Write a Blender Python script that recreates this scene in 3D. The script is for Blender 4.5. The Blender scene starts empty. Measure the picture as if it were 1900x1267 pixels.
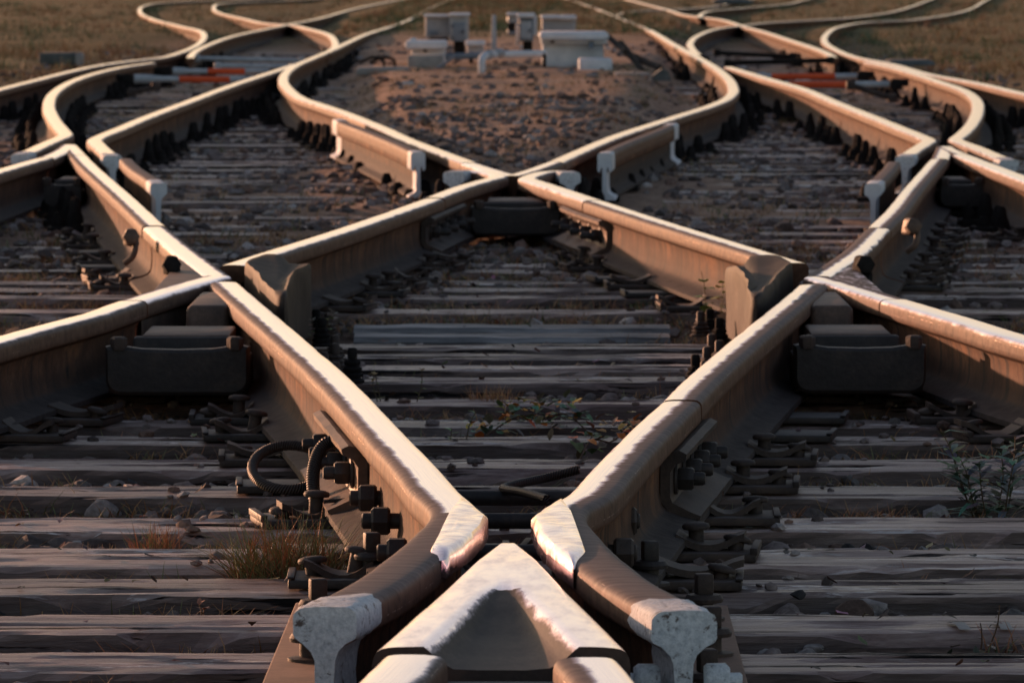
import bpy, bmesh, math, random
from math import radians as R, sin, cos, pi, atan2, sqrt
from mathutils import Vector, Matrix, noise
random.seed(7)
sc = bpy.context.scene
col = sc.collection

# ------------------------------------------------------------------ camera
H = 0.761                      # camera height above the rail heads (z = 0)
FPX = 11000.0                  # focal length in pixels of a 1900 px wide frame
TH = math.atan(698.5 / FPX)    # downward tilt
cam = bpy.data.cameras.new('camera')
cam.sensor_width = 36.0
cam.lens = FPX / 1900 * 36
cam.clip_start = 0.1
cam.clip_end = 9000
cam.dof.use_dof = True
cam.dof.focus_distance = 8.9
cam.dof.aperture_fstop = 27
co = bpy.data.objects.new('camera', cam)
col.objects.link(co)
co.location = (0, 0, H)
co.rotation_euler = (R(90) - TH, 0, 0)
sc.camera = co

def P(px, py, z=0.0):
    """the place on the level z that is seen at a pixel of the photograph"""
    u = (px - 950) / FPX; v = (633.5 - py) / FPX
    d = Vector((u, cos(TH) + v * sin(TH), -sin(TH) + v * cos(TH)))
    t = (z - H) / d.z
    return Vector((d.x * t, d.y * t, z))
def AT(px, dist, z=0.0):
    return Vector(((px - 950) * dist / FPX, dist, z))

# ------------------------------------------------------------------ light
SUN_AZ, SUN_EL = -38.0, 7.0
w = bpy.data.worlds.new('World'); sc.world = w; w.use_nodes = True
nt = w.node_tree
sky = nt.nodes.new('ShaderNodeTexSky'); sky.sky_type = 'NISHITA'; sky.sun_disc = False
sky.sun_elevation = R(SUN_EL); sky.sun_rotation = R(SUN_AZ)
sky.dust_density = 1.0; sky.air_density = 0.8; sky.ozone_density = 0.35
wb = nt.nodes.new('ShaderNodeMix'); wb.data_type = 'RGBA'; wb.blend_type = 'MULTIPLY'; wb.inputs[0].default_value = 1.0
wb.inputs[7].default_value = (1.04, 0.955, 0.98, 1)      # evening white balance
nt.links.new(sky.outputs[0], wb.inputs[6]); nt.links.new(wb.outputs[2], nt.nodes['Background'].inputs[0])
nt.nodes['Background'].inputs[1].default_value = 0.15
sl = bpy.data.lights.new('sun', 'SUN'); sl.energy = 5.0; sl.angle = R(0.6); sl.color = (1.0, 0.49, 0.29)
so = bpy.data.objects.new('sun', sl); col.objects.link(so)
sd = Vector((sin(R(SUN_AZ)) * cos(R(SUN_EL)), cos(R(SUN_AZ)) * cos(R(SUN_EL)), sin(R(SUN_EL))))
so.rotation_euler = sd.to_track_quat('Z', 'Y').to_euler()
sc.view_settings.view_transform = 'Standard'
sc.view_settings.look = 'None'
sc.view_settings.exposure = 0

# ------------------------------------------------------------------ materials
class NB:
    def __init__(s, name):
        s.m = bpy.data.materials.new(name); s.m.use_nodes = True
        s.t = s.m.node_tree; s.b = s.t.nodes['Principled BSDF']
    def n(s, t, **k):
        o = s.t.nodes.new(t)
        for a, b in k.items(): setattr(o, a, b)
        return o
    def l(s, a, b): s.t.links.new(a, b)
    def coord(s, kind='Object', scale=(1, 1, 1)):
        c = s.n('ShaderNodeTexCoord'); mp = s.n('ShaderNodeMapping')
        mp.inputs['Scale'].default_value = scale
        s.l(c.outputs[kind], mp.inputs['Vector']); return mp.outputs[0]
    def noise(s, vec, scale, detail=4, rough=.55, dist=0.0):
        o = s.n('ShaderNodeTexNoise'); o.inputs['Scale'].default_value = scale
        o.inputs['Detail'].default_value = detail; o.inputs['Roughness'].default_value = rough
        o.inputs['Distortion'].default_value = dist
        s.l(vec, o.inputs['Vector']); return o.outputs['Fac']
    def ramp(s, fac, stops, interp='LINEAR'):
        o = s.n('ShaderNodeValToRGB'); e = o.color_ramp.elements; o.color_ramp.interpolation = interp
        while len(e) < len(stops): e.new(0.5)
        for k, (p, c) in enumerate(stops):
            e[k].position = p
            e[k].color = (c, c, c, 1) if isinstance(c, (int, float)) else (*c, 1)
        s.l(fac, o.inputs[0]); return o.outputs[0]
    def math(s, op, a, b=None, clamp=False):
        o = s.n('ShaderNodeMath', operation=op); o.use_clamp = clamp
        for i, v in enumerate((a, b)):
            if v is None: continue
            if isinstance(v, (int, float)): o.inputs[i].default_value = v
            else: s.l(v, o.inputs[i])
        return o.outputs[0]
    def mix(s, fac, a, b, blend='MIX'):
        o = s.n('ShaderNodeMix', data_type='RGBA', blend_type=blend)
        for i, v in ((0, fac), (6, a), (7, b)):
            if isinstance(v, (int, float)): o.inputs[i].default_value = v if i == 0 else (v, v, v, 1)
            elif isinstance(v, tuple): o.inputs[i].default_value = (*v, 1)
            else: s.l(v, o.inputs[i])
        return o.outputs[2]
    def mixf(s, fac, a, b):
        o = s.n('ShaderNodeMix', data_type='FLOAT')
        for i, v in ((0, fac), (2, a), (3, b)):
            if isinstance(v, (int, float)): o.inputs[i].default_value = v
            else: s.l(v, o.inputs[i])
        return o.outputs[0]
    def smooth(s, x, a, b):
        o = s.n('ShaderNodeMapRange', interpolation_type='SMOOTHSTEP')
        o.inputs[1].default_value = a; o.inputs[2].default_value = b
        s.l(x, o.inputs[0]); return o.outputs[0]
    def set(s, **k):
        names = dict(col='Base Color', rough='Roughness', metal='Metallic', spec='Specular IOR Level')
        for a, v in k.items():
            i = s.b.inputs[names[a]]
            if isinstance(v, (int, float)): i.default_value = v
            elif isinstance(v, tuple): i.default_value = (*v, 1)
            else: s.l(v, i)
    def bump(s, h, strength=.5, dist=.01):
        o = s.n('ShaderNodeBump'); o.inputs['Strength'].default_value = strength
        o.inputs['Distance'].default_value = dist
        s.l(h, o.inputs['Height']); s.l(o.outputs[0], s.b.inputs['Normal'])

POL = (1.0, 0.81, 0.92)
def rust_col(b, vec, dark=(.034, .020, .015), mid=(.135, .064, .037), lite=(.27, .135, .078)):
    a = b.noise(vec, 9, 6, .65); c = b.noise(vec, 120, 3, .6)
    f = b.math('ADD', b.math('MULTIPLY', a, .8), b.math('MULTIPLY', c, .25))
    return b.ramp(f, [(.30, dark), (.52, mid), (.75, lite)])

def mat_rail(name, lo, hi, wob=.010, edge=.006, pol=POL, scratch=0.6):
    """steel rail: polished running band lo..hi (metres across the head), dull head, rusty web, dusty foot"""
    b = NB(name)
    uv = b.n('ShaderNodeUVMap'); sp = b.n('ShaderNodeSeparateXYZ'); b.l(uv.outputs[0], sp.inputs[0])
    u, v = sp.outputs[0], sp.outputs[1]
    vec = b.coord('Object')
    cmb = b.n('ShaderNodeCombineXYZ'); b.l(u, cmb.inputs[0]); b.l(v, cmb.inputs[1])
    mp = b.n('ShaderNodeMapping'); mp.inputs['Scale'].default_value = (6, 5, 1); b.l(cmb.outputs[0], mp.inputs[0])
    n1 = b.noise(mp.outputs[0], 1.6, 6, .7)
    mp2 = b.n('ShaderNodeMapping'); mp2.inputs['Scale'].default_value = (14, 60, 1); b.l(cmb.outputs[0], mp2.inputs[0])
    n2 = b.noise(mp2.outputs[0], 1.0, 3, .6)
    mp3 = b.n('ShaderNodeMapping'); mp3.inputs['Scale'].default_value = (420, 2.5, 1); b.l(cmb.outputs[0], mp3.inputs[0])
    n3 = b.noise(mp3.outputs[0], 1.0, 3, .6)
    uu = b.math('ADD', u, b.math('MULTIPLY', b.math('SUBTRACT', n1, .5), wob * 3))
    uu = b.math('ADD', uu, b.math('MULTIPLY', b.math('SUBTRACT', n2, .5), wob))
    band = b.math('MULTIPLY', b.smooth(uu, lo - edge, lo + edge), b.math('SUBTRACT', 1.0, b.smooth(uu, hi - edge, hi + edge)))
    au = b.math('ABSOLUTE', u)
    top = b.math('SUBTRACT', 1.0, b.smooth(au, .034, .043))     # head top
    head = b.math('SUBTRACT', 1.0, b.smooth(au, .062, .072))    # head top and sides
    foot = b.smooth(au, .175, .19)
    band = b.math('MULTIPLY', band, top)
    rust = rust_col(b, vec)
    mv = b.n('ShaderNodeMapping'); mv.inputs['Scale'].default_value = (1.2, 22, 1); b.l(cmb.outputs[0], mv.inputs[0])
    drip = b.noise(mv.outputs[0], 1.0, 4, .65)
    rust = b.mix(b.smooth(drip, .50, .66), rust, (.040, .030, .027))
    patch = b.smooth(b.noise(vec, 5, 6, .75), .56, .66)
    rust = b.mix(b.math('MULTIPLY', patch, .7), rust, (.30, .135, .062))
    rust = b.mix(b.math('MULTIPLY', b.smooth(au, .11, .17), .6), rust, (.05, .040, .036))
    footc = b.ramp(b.noise(vec, 35, 5, .65), [(.3, (.034, .029, .029)), (.7, (.085, .068, .063))])
    c = b.mix(foot, rust, footc)
    headc = b.ramp(b.noise(mp.outputs[0], 5, 6, .7), [(.3, (.075, .042, .030)), (.7, (.215, .120, .083))])
    c = b.mix(head, c, headc)
    dull = b.ramp(b.noise(mp2.outputs[0], .8, 5, .7), [(.3, (.085, .066, .062)), (.7, (.24, .18, .165))])
    c = b.mix(top, c, dull)
    sc2 = b.mix(b.math('MULTIPLY', b.smooth(n3, .60, .85), scratch * .5), pol, (.62, .50, .50))
    c = b.mix(band, c, sc2)
    b.set(col=c)
    flk = b.math('MULTIPLY', b.math('MULTIPLY', b.smooth(b.noise(mp3.outputs[0], .35, 3, .7), .60, .68), b.smooth(n2, .50, .62)), b.math('MULTIPLY', head, b.smooth(au, .018, .03)))
    flk = b.math('MULTIPLY', flk, b.math('SUBTRACT', 1.0, band))
    flk = b.math('MULTIPLY', flk, .65); c = b.mix(flk, c, (.70, .50, .41)); b.set(col=c)
    met = b.math('ADD', b.math('MULTIPLY', b.math('SUBTRACT', head, band), .04), band)
    met = b.math('MAXIMUM', met, flk)
    b.set(metal=met)
    r = b.mixf(head, .78, b.math('ADD', .56, b.math('MULTIPLY', n2, .22)))
    r = b.mixf(band, r, b.math('ADD', .12, b.math('MULTIPLY', n3, .14)))
    r = b.mixf(flk, r, .3)
    b.set(rough=r, spec=b.mixf(band, .13, .5))
    hgt = b.math('ADD', b.math('MULTIPLY', b.noise(vec, 180, 4, .6), b.mixf(head, 1.0, .25)), b.math('MULTIPLY', n2, b.mixf(top, .2, .5)))
    b.bump(b.math('MULTIPLY', hgt, b.mixf(band, 1.0, .03)), .55, .002)
    return b.m

def mat_simple(name, cA, cB, scale=20, rough=.7, metal=0, bump=.3, bd=.003, spec=.4, det=5, stretch=(1, 1, 1)):
    b = NB(name); vec = b.coord('Object', stretch)
    f = b.noise(vec, scale, det, .65)
    b.set(col=b.ramp(f, [(.3, cA), (.72, cB)]), rough=rough, metal=metal, spec=spec)
    if bump: b.bump(b.noise(vec, scale * 4, 4, .6), bump, bd)
    return b.m

M = {}
M['rail_full'] = mat_rail('steel_rail_worn_across', -.017, .037, .007)
M['rail_left'] = mat_rail('steel_rail_worn_on_one_side', -.035, .003, .011)
M['rail_strip'] = mat_rail('steel_rail_worn_in_strip', -.036, .027, .008, pol=(1.0, .79, .84))
M['rail_right'] = mat_rail('steel_rail_worn_on_right_side', -.012, .037, .010)
M['rail_far'] = mat_rail('steel_rail_far', -.034, .031, .008, pol=(.98, .69, .66))
M['rail_dull'] = mat_rail('steel_rail_unworn', .2, .3)
M['rust'] = None
b = NB('rusty_steel'); v = b.coord('Object'); b.set(col=rust_col(b, v, (.020, .016, .015), (.060, .042, .035), (.13, .085, .062)), rough=.68, metal=.25); b.bump(b.noise(v, 150, 4), .5, .002); M['rust'] = b.m
b = NB('dark_cast_steel'); v = b.coord('Object'); b.set(col=rust_col(b, v, (.014, .013, .013), (.038, .031, .029), (.095, .068, .055)), rough=.6, metal=.2); b.bump(b.noise(v, 90, 5), .5, .003); M['dark'] = b.m
b = NB('brown_cast_steel'); v = b.coord('Object'); b.set(col=rust_col(b, v, (.045, .033, .028), (.13, .082, .058), (.25, .155, .11)), rough=.6, metal=.3); b.bump(b.noise(v, 60, 5), .5, .003); M['cast'] = b.m
b = NB('dull_cast_steel'); v = b.coord('Object'); b.set(col=rust_col(b, v, (.018, .015, .014), (.045, .033, .028), (.095, .066, .052)), rough=.7, metal=.0, spec=.15); b.bump(b.noise(v, 50, 5), .4, .003); M['cast_dark'] = b.m
b = NB('rusty_plate'); v = b.coord('Object'); b.set(col=rust_col(b, v, (.09, .05, .035), (.17, .09, .06), (.25, .14, .10)), rough=.8); b.bump(b.noise(v, 90, 5), .4, .002); M['plate'] = b.m
# worn bright metal of the crossing
b = NB('bright_worn_metal'); v = b.coord('Object'); n = b.noise(v, 26, 5, .6, .8)
b.set(col=b.ramp(n, [(.3, (.90, .70, .72)), (.6, (1.0, .79, .84))]), rough=b.ramp(n, [(.3, .30), (.62, .16)]), metal=1.0)
b.bump(b.math('ADD', b.noise(v, 22, 2, .45, 1.2), b.math('MULTIPLY', b.noise(v, 300, 3), .02)), .16, .004); M['bright'] = b.m
# flaking white paint on cast ends
b = NB('flaking_white_paint'); v = b.coord('Object')
n = b.noise(v, 34, 7, .72, .8); n2 = b.noise(v, 130, 5, .75)
fl = b.smooth(b.math('ADD', b.math('MULTIPLY', n, .7), b.math('MULTIPLY', n2, .35)), .40, .47)
cc = b.mix(b.smooth(n2, .3, .7), (.50, .55, .58), (.86, .90, .92))
b.set(col=b.mix(fl, (.13, .10, .09), cc), rough=.75); b.bump(b.math('ADD', n, b.math('MULTIPLY', n2, .5)), .9, .004); M['white'] = b.m
M['white_far'] = mat_simple('weathered_white_paint', (.56, .61, .66), (.80, .83, .86), 9, .7)
M['cabinet'] = mat_simple('grey_white_cabinet_paint', (.26, .31, .36), (.44, .48, .52), 6, .6, 0, .15)
M['cabinet_dark'] = mat_simple('blue_grey_cabinet_paint', (.13, .17, .22), (.23, .28, .33), 6, .6, 0, .15)
M['concrete'] = mat_simple('concrete', (.24, .23, .22), (.42, .40, .37), 14, .9)
M['concrete_dark'] = mat_simple('dirty_concrete', (.07, .08, .08), (.17, .18, .17), 10, .9)
M['orange'] = mat_simple('orange_red_paint', (.72, .085, .02), (.90, .13, .03), 12, .5, 0, .15)
M['grey_paint'] = mat_simple('grey_rod_paint', (.33, .37, .41), (.55, .58, .60), 14, .6)
M['black'] = mat_simple('black_greasy_steel', (.010, .009, .009), (.030, .026, .024), 30, .85, .0, spec=.1)
M['timber_old'] = mat_simple('old_dark_timber', (.02, .016, .014), (.07, .05, .04), 14, .9, stretch=(1, 6, 6))
# cable: spiral of wires
b = NB('steel_wire_rope')
uv = b.n('ShaderNodeUVMap'); wv = b.n('ShaderNodeTexWave', wave_type='BANDS', bands_direction='DIAGONAL')
mp = b.n('ShaderNodeMapping'); mp.inputs['Scale'].default_value = (1, 1, 1); b.l(uv.outputs[0], mp.inputs[0]); b.l(mp.outputs[0], wv.inputs[0]); wv.inputs['Scale'].default_value = 1.0
v = b.coord('Object')
b.set(col=b.mix(wv.outputs[1], (.02, .018, .018), b.ramp(b.noise(v, 30), [(.3, (.05, .038, .034)), (.7, (.10, .076, .066))])), rough=.55, metal=.4)
b.bump(wv.outputs[1], .9, .003); M['rope'] = b.m
# timber sleepers
def mat_wood(name, cA, cB, cC, fleck=.57):
    b = NB(name); oi = b.n('ShaderNodeObjectInfo')
    c = b.n('ShaderNodeTexCoord'); ad = b.n('ShaderNodeVectorMath', operation='ADD'); b.l(c.outputs['Object'], ad.inputs[0])
    rv = b.n('ShaderNodeVectorMath', operation='SCALE'); rv.inputs[0].default_value = (31, 17, 9); b.l(oi.outputs['Random'], rv.inputs['Scale']); b.l(rv.outputs[0], ad.inputs[1])
    def mp(s):
        o = b.n('ShaderNodeMapping'); o.inputs['Scale'].default_value = s; b.l(ad.outputs[0], o.inputs[0]); return o.outputs[0]
    g1 = b.noise(mp((3.2, 40, 36)), 1.0, 8, .76, .5)
    g2 = b.noise(mp((2.5, 14, 9)), 1.5, 5, .65)
    g3 = b.noise(mp((16, 90, 90)), 1.0, 4, .7)
    colr = b.ramp(b.math('ADD', b.math('MULTIPLY', g1, .7), b.math('MULTIPLY', g2, .35)), [(.34, cA), (.50, cB), (.68, cC)])
    hs = b.n('ShaderNodeHueSaturation'); b.l(colr, hs.inputs['Color'])
    b.l(b.math('ADD', .62, b.math('MULTIPLY', oi.outputs['Random'], .85)), hs.inputs['Value'])
    crack = b.smooth(b.noise(mp((1.5, 30, 22)), 1.0, 5, .62), .37, .42)
    cl = b.mix(crack, (.010, .008, .008), hs.outputs[0])
    fz = b.noise(mp((3.0, 12, 8)), 1.0, 2, .5)
    fk = b.math('MULTIPLY', b.smooth(g3, .50, .57), b.smooth(fz, fleck - .03, fleck + .05))
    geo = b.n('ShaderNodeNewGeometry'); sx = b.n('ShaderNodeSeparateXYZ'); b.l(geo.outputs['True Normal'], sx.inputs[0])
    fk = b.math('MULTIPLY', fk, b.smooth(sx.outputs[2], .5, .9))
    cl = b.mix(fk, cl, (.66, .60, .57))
    cl = b.mix(b.smooth(sx.outputs[2], .1, .7), b.mix(.62, cl, (.016, .015, .016)), cl)  # shade of the upright faces painted into the timber colour
    b.set(col=cl, rough=b.mixf(crack, .7, .44), spec=b.mixf(crack, .1, .40))
    hh = b.math('ADD', b.math('MULTIPLY', g1, .5), b.math('ADD', b.math('MULTIPLY', crack, .8), b.math('MULTIPLY', g3, .25)))
    b.bump(hh, .9, .010); return b.m
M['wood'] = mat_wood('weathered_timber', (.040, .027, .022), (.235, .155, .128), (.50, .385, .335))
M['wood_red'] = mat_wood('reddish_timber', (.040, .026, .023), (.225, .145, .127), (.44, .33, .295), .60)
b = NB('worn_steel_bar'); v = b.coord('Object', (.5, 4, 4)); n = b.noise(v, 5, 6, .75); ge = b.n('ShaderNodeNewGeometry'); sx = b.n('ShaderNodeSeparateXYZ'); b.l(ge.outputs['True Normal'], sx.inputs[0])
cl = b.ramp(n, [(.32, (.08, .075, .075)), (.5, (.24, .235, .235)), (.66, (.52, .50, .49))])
b.set(col=b.mix(b.smooth(sx.outputs[2], .5, .95), b.mix(.7, cl, (.02, .02, .022)), cl), rough=.75, spec=.2); b.bump(n, .6, .006); M['worn_bar'] = b.m  # faces not turned upward are painted darker, as if in shade
M['steel_sleeper'] = mat_simple('blue_grey_trough_steel', (.07, .068, .068), (.40, .385, .375), 5, .75, .0, .8, stretch=(.3, 4, 4))
# vertex-coloured natural stuff
def mat_attr(name, rough=.85, spec=.25, bumpscale=90, trans=0, gain=1.0):
    b = NB(name); a = b.n('ShaderNodeAttribute'); a.attribute_name = 'tint'
    v = b.coord('Object'); nn = b.noise(v, bumpscale, 4, .6)
    b.set(col=b.mix(1.0, a.outputs['Color'], b.ramp(nn, [(.3, .6 * gain), (.7, 1.25 * gain)]), 'MULTIPLY'), rough=rough, spec=spec)
    if bumpscale < 400: b.bump(nn, .5, .004)
    if trans:
        b.b.inputs['Transmission Weight'].default_value = 0
        b.b.inputs['Subsurface Weight'].default_value = 0
    return b.m
M['stone'] = mat_attr('ballast_stone')
M['plant'] = mat_attr('dry_plant', .7, .3, 500, gain=1.55)
# ground
b = NB('soil_ground'); v = b.coord('Object')
geo = b.n('ShaderNodeNewGeometry'); sp = b.n('ShaderNodeSeparateXYZ'); b.l(geo.outputs['Position'], sp.inputs[0])
n1 = b.noise(v, .9, 8, .78); n2 = b.noise(v, 11, 6, .7); n3 = b.noise(v, 55, 4, .65)
near = b.ramp(n2, [(.32, (.045, .033, .028)), (.5, (.125, .084, .066)), (.7, (.25, .165, .13))])
mound = b.ramp(b.math('ADD', b.math('MULTIPLY', n1, .5), b.math('MULTIPLY', n2, .5)), [(.36, (.18, .125, .092)), (.5, (.43, .29, .21)), (.66, (.66, .48, .35))])
grass = b.ramp(b.math('ADD', b.math('MULTIPLY', n1, .55), b.math('MULTIPLY', n2, .45)), [(.36, (.055, .048, .026)), (.5, (.17, .138, .066)), (.64, (.42, .30, .16))])
far = b.smooth(sp.outputs[1], 15, 27)
c = b.mix(far, near, mound)
vg = b.smooth(b.math('ADD', b.math('ABSOLUTE', sp.outputs[0]), b.math('MULTIPLY', b.math('SUBTRACT', n1, .5), 2.4)), 3.2, 4.2)
yy = b.math('ADD', sp.outputs[1], b.math('MULTIPLY', b.math('SUBTRACT', n1, .5), 18))
vg = b.math('MAXIMUM', b.math('MULTIPLY', vg, far), b.smooth(yy, 62, 74))
c = b.mix(vg, c, grass)
c = b.mix(1.0, c, b.ramp(n3, [(.3, .6), (.7, 1.3)]), 'MULTIPLY')
b.set(col=c, rough=.95, spec=.1); b.bump(b.math('ADD', n2, b.math('MULTIPLY', n3, .4)), .8, .03); M['ground'] = b.m

# ------------------------------------------------------------------ mesh helpers
ORG = {}
class MB:
    def __init__(s): s.v = []; s.f = []; s.mi = []; s.uv = []; s.tint = []
    def add(s, vs, fs, mi=0, uvs=None, tint=None):
        o = len(s.v); s.v += [Vector(x) for x in vs]
        for k, f in enumerate(fs):
            s.f.append([i + o for i in f]); s.mi.append(mi)
            s.uv.append([uvs[i] for i in f] if uvs else None)
        if tint is not None: s.tint += tint
    def build(s, name, mats, parent=None, origin=None, local=False, smooth=35):
        if not isinstance(mats, (list, tuple)): mats = [mats]
        o0 = Vector((0, 0, 0)) if local else (Vector(origin) if origin is not None else (ORG[parent.name].copy() if parent and parent.name in ORG else s.v[0].copy()))
        me = bpy.data.meshes.new(name)
        me.from_pydata([tuple(x - o0) for x in s.v], [], s.f)
        for m in mats: me.materials.append(m)
        if any(s.mi): me.polygons.foreach_set('material_index', s.mi)
        if any(u is not None for u in s.uv):
            ul = me.uv_layers.new(name='UVMap'); k = 0
            flat = []
            for f, u in zip(s.f, s.uv):
                for j in range(len(f)): flat += list(u[j]) if u else [0.5, 0.5]
            ul.data.foreach_set('uv', flat)
        if s.tint:
            at = me.color_attributes.new('tint', 'FLOAT_COLOR', 'POINT')
            fl = []
            for t in s.tint: fl += [t[0], t[1], t[2], 1.0]
            at.data.foreach_set('color', fl)
        me.update()
        if smooth:
            me.polygons.foreach_set('use_smooth', [True] * len(me.polygons))
            me.set_sharp_from_angle(angle=R(smooth))
        ob = bpy.data.objects.new(name, me); col.objects.link(ob)
        if not local:
            ORG[ob.name] = o0
            if parent:
                ob.parent = parent; ob.location = o0 - ORG[parent.name]
            else: ob.location = o0
        elif parent: ob.parent = parent
        return ob

def top(o, label, cat, group=None, kind=None):
    o['label'] = label; o['category'] = cat
    if group: o['group'] = group
    if kind: o['kind'] = kind
    return o
def empty(name, loc, rz=0):
    o = bpy.data.objects.new(name, None); col.objects.link(o); o.location = loc; o.rotation_euler = (0, 0, rz)
    o.empty_display_size = .1; ORG[o.name] = Vector(loc); return o

def resample(pts, step, rnd=True):
    """Catmull-Rom through the points, about one vertex per step"""
    pts = [Vector(p) for p in pts]
    if len(pts) == 2:
        n = max(1, int((pts[1] - pts[0]).length / step)); return [pts[0].lerp(pts[1], i / n) for i in range(n + 1)]
    out = []
    q = [2 * pts[0] - pts[1]] + pts + [2 * pts[-1] - pts[-2]]
    for i in range(1, len(q) - 2):
        a, b_, c, d = q[i - 1:i + 3]
        # centripetal-ish knots
        t0 = 0; t1 = t0 + max(1e-4, (b_ - a).length) ** .5; t2 = t1 + max(1e-4, (c - b_).length) ** .5; t3 = t2 + max(1e-4, (d - c).length) ** .5
        n = max(1, int((c - b_).length / step))
        for k in range(n):
            t = t1 + (t2 - t1) * k / n
            A1 = a * ((t1 - t) / (t1 - t0)) + b_ * ((t - t0) / (t1 - t0))
            A2 = b_ * ((t2 - t) / (t2 - t1)) + c * ((t - t1) / (t2 - t1))
            A3 = c * ((t3 - t) / (t3 - t2)) + d * ((t - t2) / (t3 - t2))
            B1 = A1 * ((t2 - t) / (t2 - t0)) + A2 * ((t - t0) / (t2 - t0))
            B2 = A2 * ((t3 - t) / (t3 - t1)) + A3 * ((t - t1) / (t3 - t1))
            out.append(B1 * ((t2 - t) / (t2 - t1)) + B2 * ((t - t1) / (t2 - t1)))
    out.append(pts[-1]); return out

HALF = [(0, 0), (.012, -.0001), (.022, -.0006), (.0285, -.0018), (.0330, -.0046), (.0356, -.0090), (.0366, -.015), (.0368, -.027), (.0366, -.034), (.034, -.039),
        (.024, -.044), (.0135, -.051), (.0095, -.062), (.0085, -.085), (.0090, -.112), (.0130, -.131), (.022, -.141), (.040, -.148), (.070, -.1555), (.0745, -.158), (.075, -.169)]
RAIL = [(-x, z) for x, z in reversed(HALF)] + HALF[1:]
def scaled(prof, k, dz=0):
    return [(x * k, z * k + dz) for x, z in prof]
DEEP = [(x, z) if z > -.03 else (x, z - .030) if z > -.05 else (x, z) for x, z in RAIL]

def sweep(mb, path, prof, mi=0, cap=True, capmi=None, bump=None, vs=0.0):
    """sweep an open profile (bottom left -> over the top -> bottom right) along a path in plan"""
    n = len(path); m = len(prof)
    arc = [0.0]
    for i in range(1, m): arc.append(arc[-1] + sqrt((prof[i][0] - prof[i - 1][0]) ** 2 + (prof[i][1] - prof[i - 1][1]) ** 2))
    mid = arc[m // 2]
    vv = []; uv = []; L = vs
    for i, p in enumerate(path):
        a = path[max(0, i - 1)]; c = path[min(n - 1, i + 1)]
        t = (c - a); t.z = 0; t.normalize(); nx = Vector((t.y, -t.x, 0))
        if 0 < i < n - 1:
            t1 = (path[i] - a); t1.z = 0; t1.normalize(); k = 1 / max(.6, t1.dot(t))
        else: k = 1
        if i: L += (path[i] - path[i - 1]).length
        for j, (x, z) in enumerate(prof):
            q = p + nx * (x * k) + Vector((0, 0, z))
            if bump: q += Vector(bump(q, x, z))
            vv.append(q); uv.append((arc[j] - mid, L))
    fs = []
    for i in range(n - 1):
        for j in range(m - 1):
            fs.append((i * m + j, i * m + j + 1, (i + 1) * m + j + 1, (i + 1) * m + j))
        fs.append((i * m + m - 1, i * m, (i + 1) * m, (i + 1) * m + m - 1))
    mb.add(vv, fs, mi, uv)
    if cap:
        for i, rev in ((0, False), (n - 1, True)):
            vs_ = vv[i * m:(i + 1) * m]
            f = list(range(m)); f = f[::-1] if not rev else f
            mb.add(vs_, [f[::-1]], mi if capmi is None else capmi, [(.12, .3)] * m)

def W(pts, z=0.0):
    return [P(x, y, 0) + Vector((0, 0, z)) for x, y in pts]

def box(mb, c, s, rz=0, mi=0, bev=0.0, taper=1.0, seg=2, tint=None):
    """bevelled box centred on c"""
    bm = bmesh.new(); bmesh.ops.create_cube(bm, size=1)
    for v_ in bm.verts:
        k = taper if v_.co.z > 0 else 1
        v_.co = Vector((v_.co.x * s[0] * k, v_.co.y * s[1] * k, v_.co.z * s[2]))
    if bev: bmesh.ops.bevel(bm, geom=bm.edges[:], offset=bev, segments=seg, affect='EDGES', profile=.5)
    m4 = Matrix.Translation(c) @ Matrix.Rotation(rz, 4, 'Z')
    bm.verts.index_update()
    mb.add([m4 @ v_.co for v_ in bm.verts], [[v_.index for v_ in f.verts] for f in bm.faces], mi, None, [tint] * len(bm.verts) if tint else None)
    bm.free()
def prism(mb, poly, z0, z1, mi=0, bev=0.0, seg=3):
    """bevelled prism over a plan polygon (counter-clockwise, world x y)"""
    bm = bmesh.new()
    lo = [bm.verts.new((p[0], p[1], z0)) for p in poly]; hi = [bm.verts.new((p[0], p[1], (z1[i] if isinstance(z1, list) else z1))) for i, p in enumerate(poly)]
    n = len(poly)
    bm.faces.new(lo[::-1]); tf = bm.faces.new(hi)
    for i in range(n): bm.faces.new((lo[i], lo[(i + 1) % n], hi[(i + 1) % n], hi[i]))
    bmesh.ops.recalc_face_normals(bm, faces=bm.faces[:])
    if bev:
        bmesh.ops.bevel(bm, geom=[e for e in bm.edges if any(v_.co.z > z0 + 1e-5 for v_ in e.verts)], offset=bev, segments=seg, affect='EDGES', profile=.5, clamp_overlap=True)
    bmesh.ops.triangulate(bm, faces=[f for f in bm.faces if len(f.verts) > 4])
    bm.verts.index_update()
    mb.add([v_.co.copy() for v_ in bm.verts], [[v_.index for v_ in f.verts] for f in bm.faces], mi)
    bm.free()
def lathe(mb, c, prof, n=12, mi=0, axis='Z', tilt=None, hexa=False):
    """revolve (r, h) pairs about an axis through c"""
    vv = []; fs = []
    k = len(prof)
    ax = {'Z': (Vector((1, 0, 0)), Vector((0, 1, 0)), Vector((0, 0, 1))), 'X': (Vector((0, 1, 0)), Vector((0, 0, 1)), Vector((1, 0, 0))), 'Y': (Vector((0, 0, 1)), Vector((1, 0, 0)), Vector((0, 1, 0)))}[axis] if not isinstance(axis, tuple) else axis
    if tilt: ax = tuple(tilt @ a for a in ax)
    for r, h in prof:
        for i in range(n):
            a = 2 * pi * i / n
            vv.append(Vector(c) + ax[0] * (r * cos(a)) + ax[1] * (r * sin(a)) + ax[2] * h)
    for j in range(k - 1):
        for i in range(n):
            fs.append((j * n + i, j * n + (i + 1) % n, (j + 1) * n + (i + 1) % n, (j + 1) * n + i))
    fs.append(list(range(n))[::-1]); fs.append([(k - 1) * n + i for i in range(n)])
    mb.add(vv, fs, mi)
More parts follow.
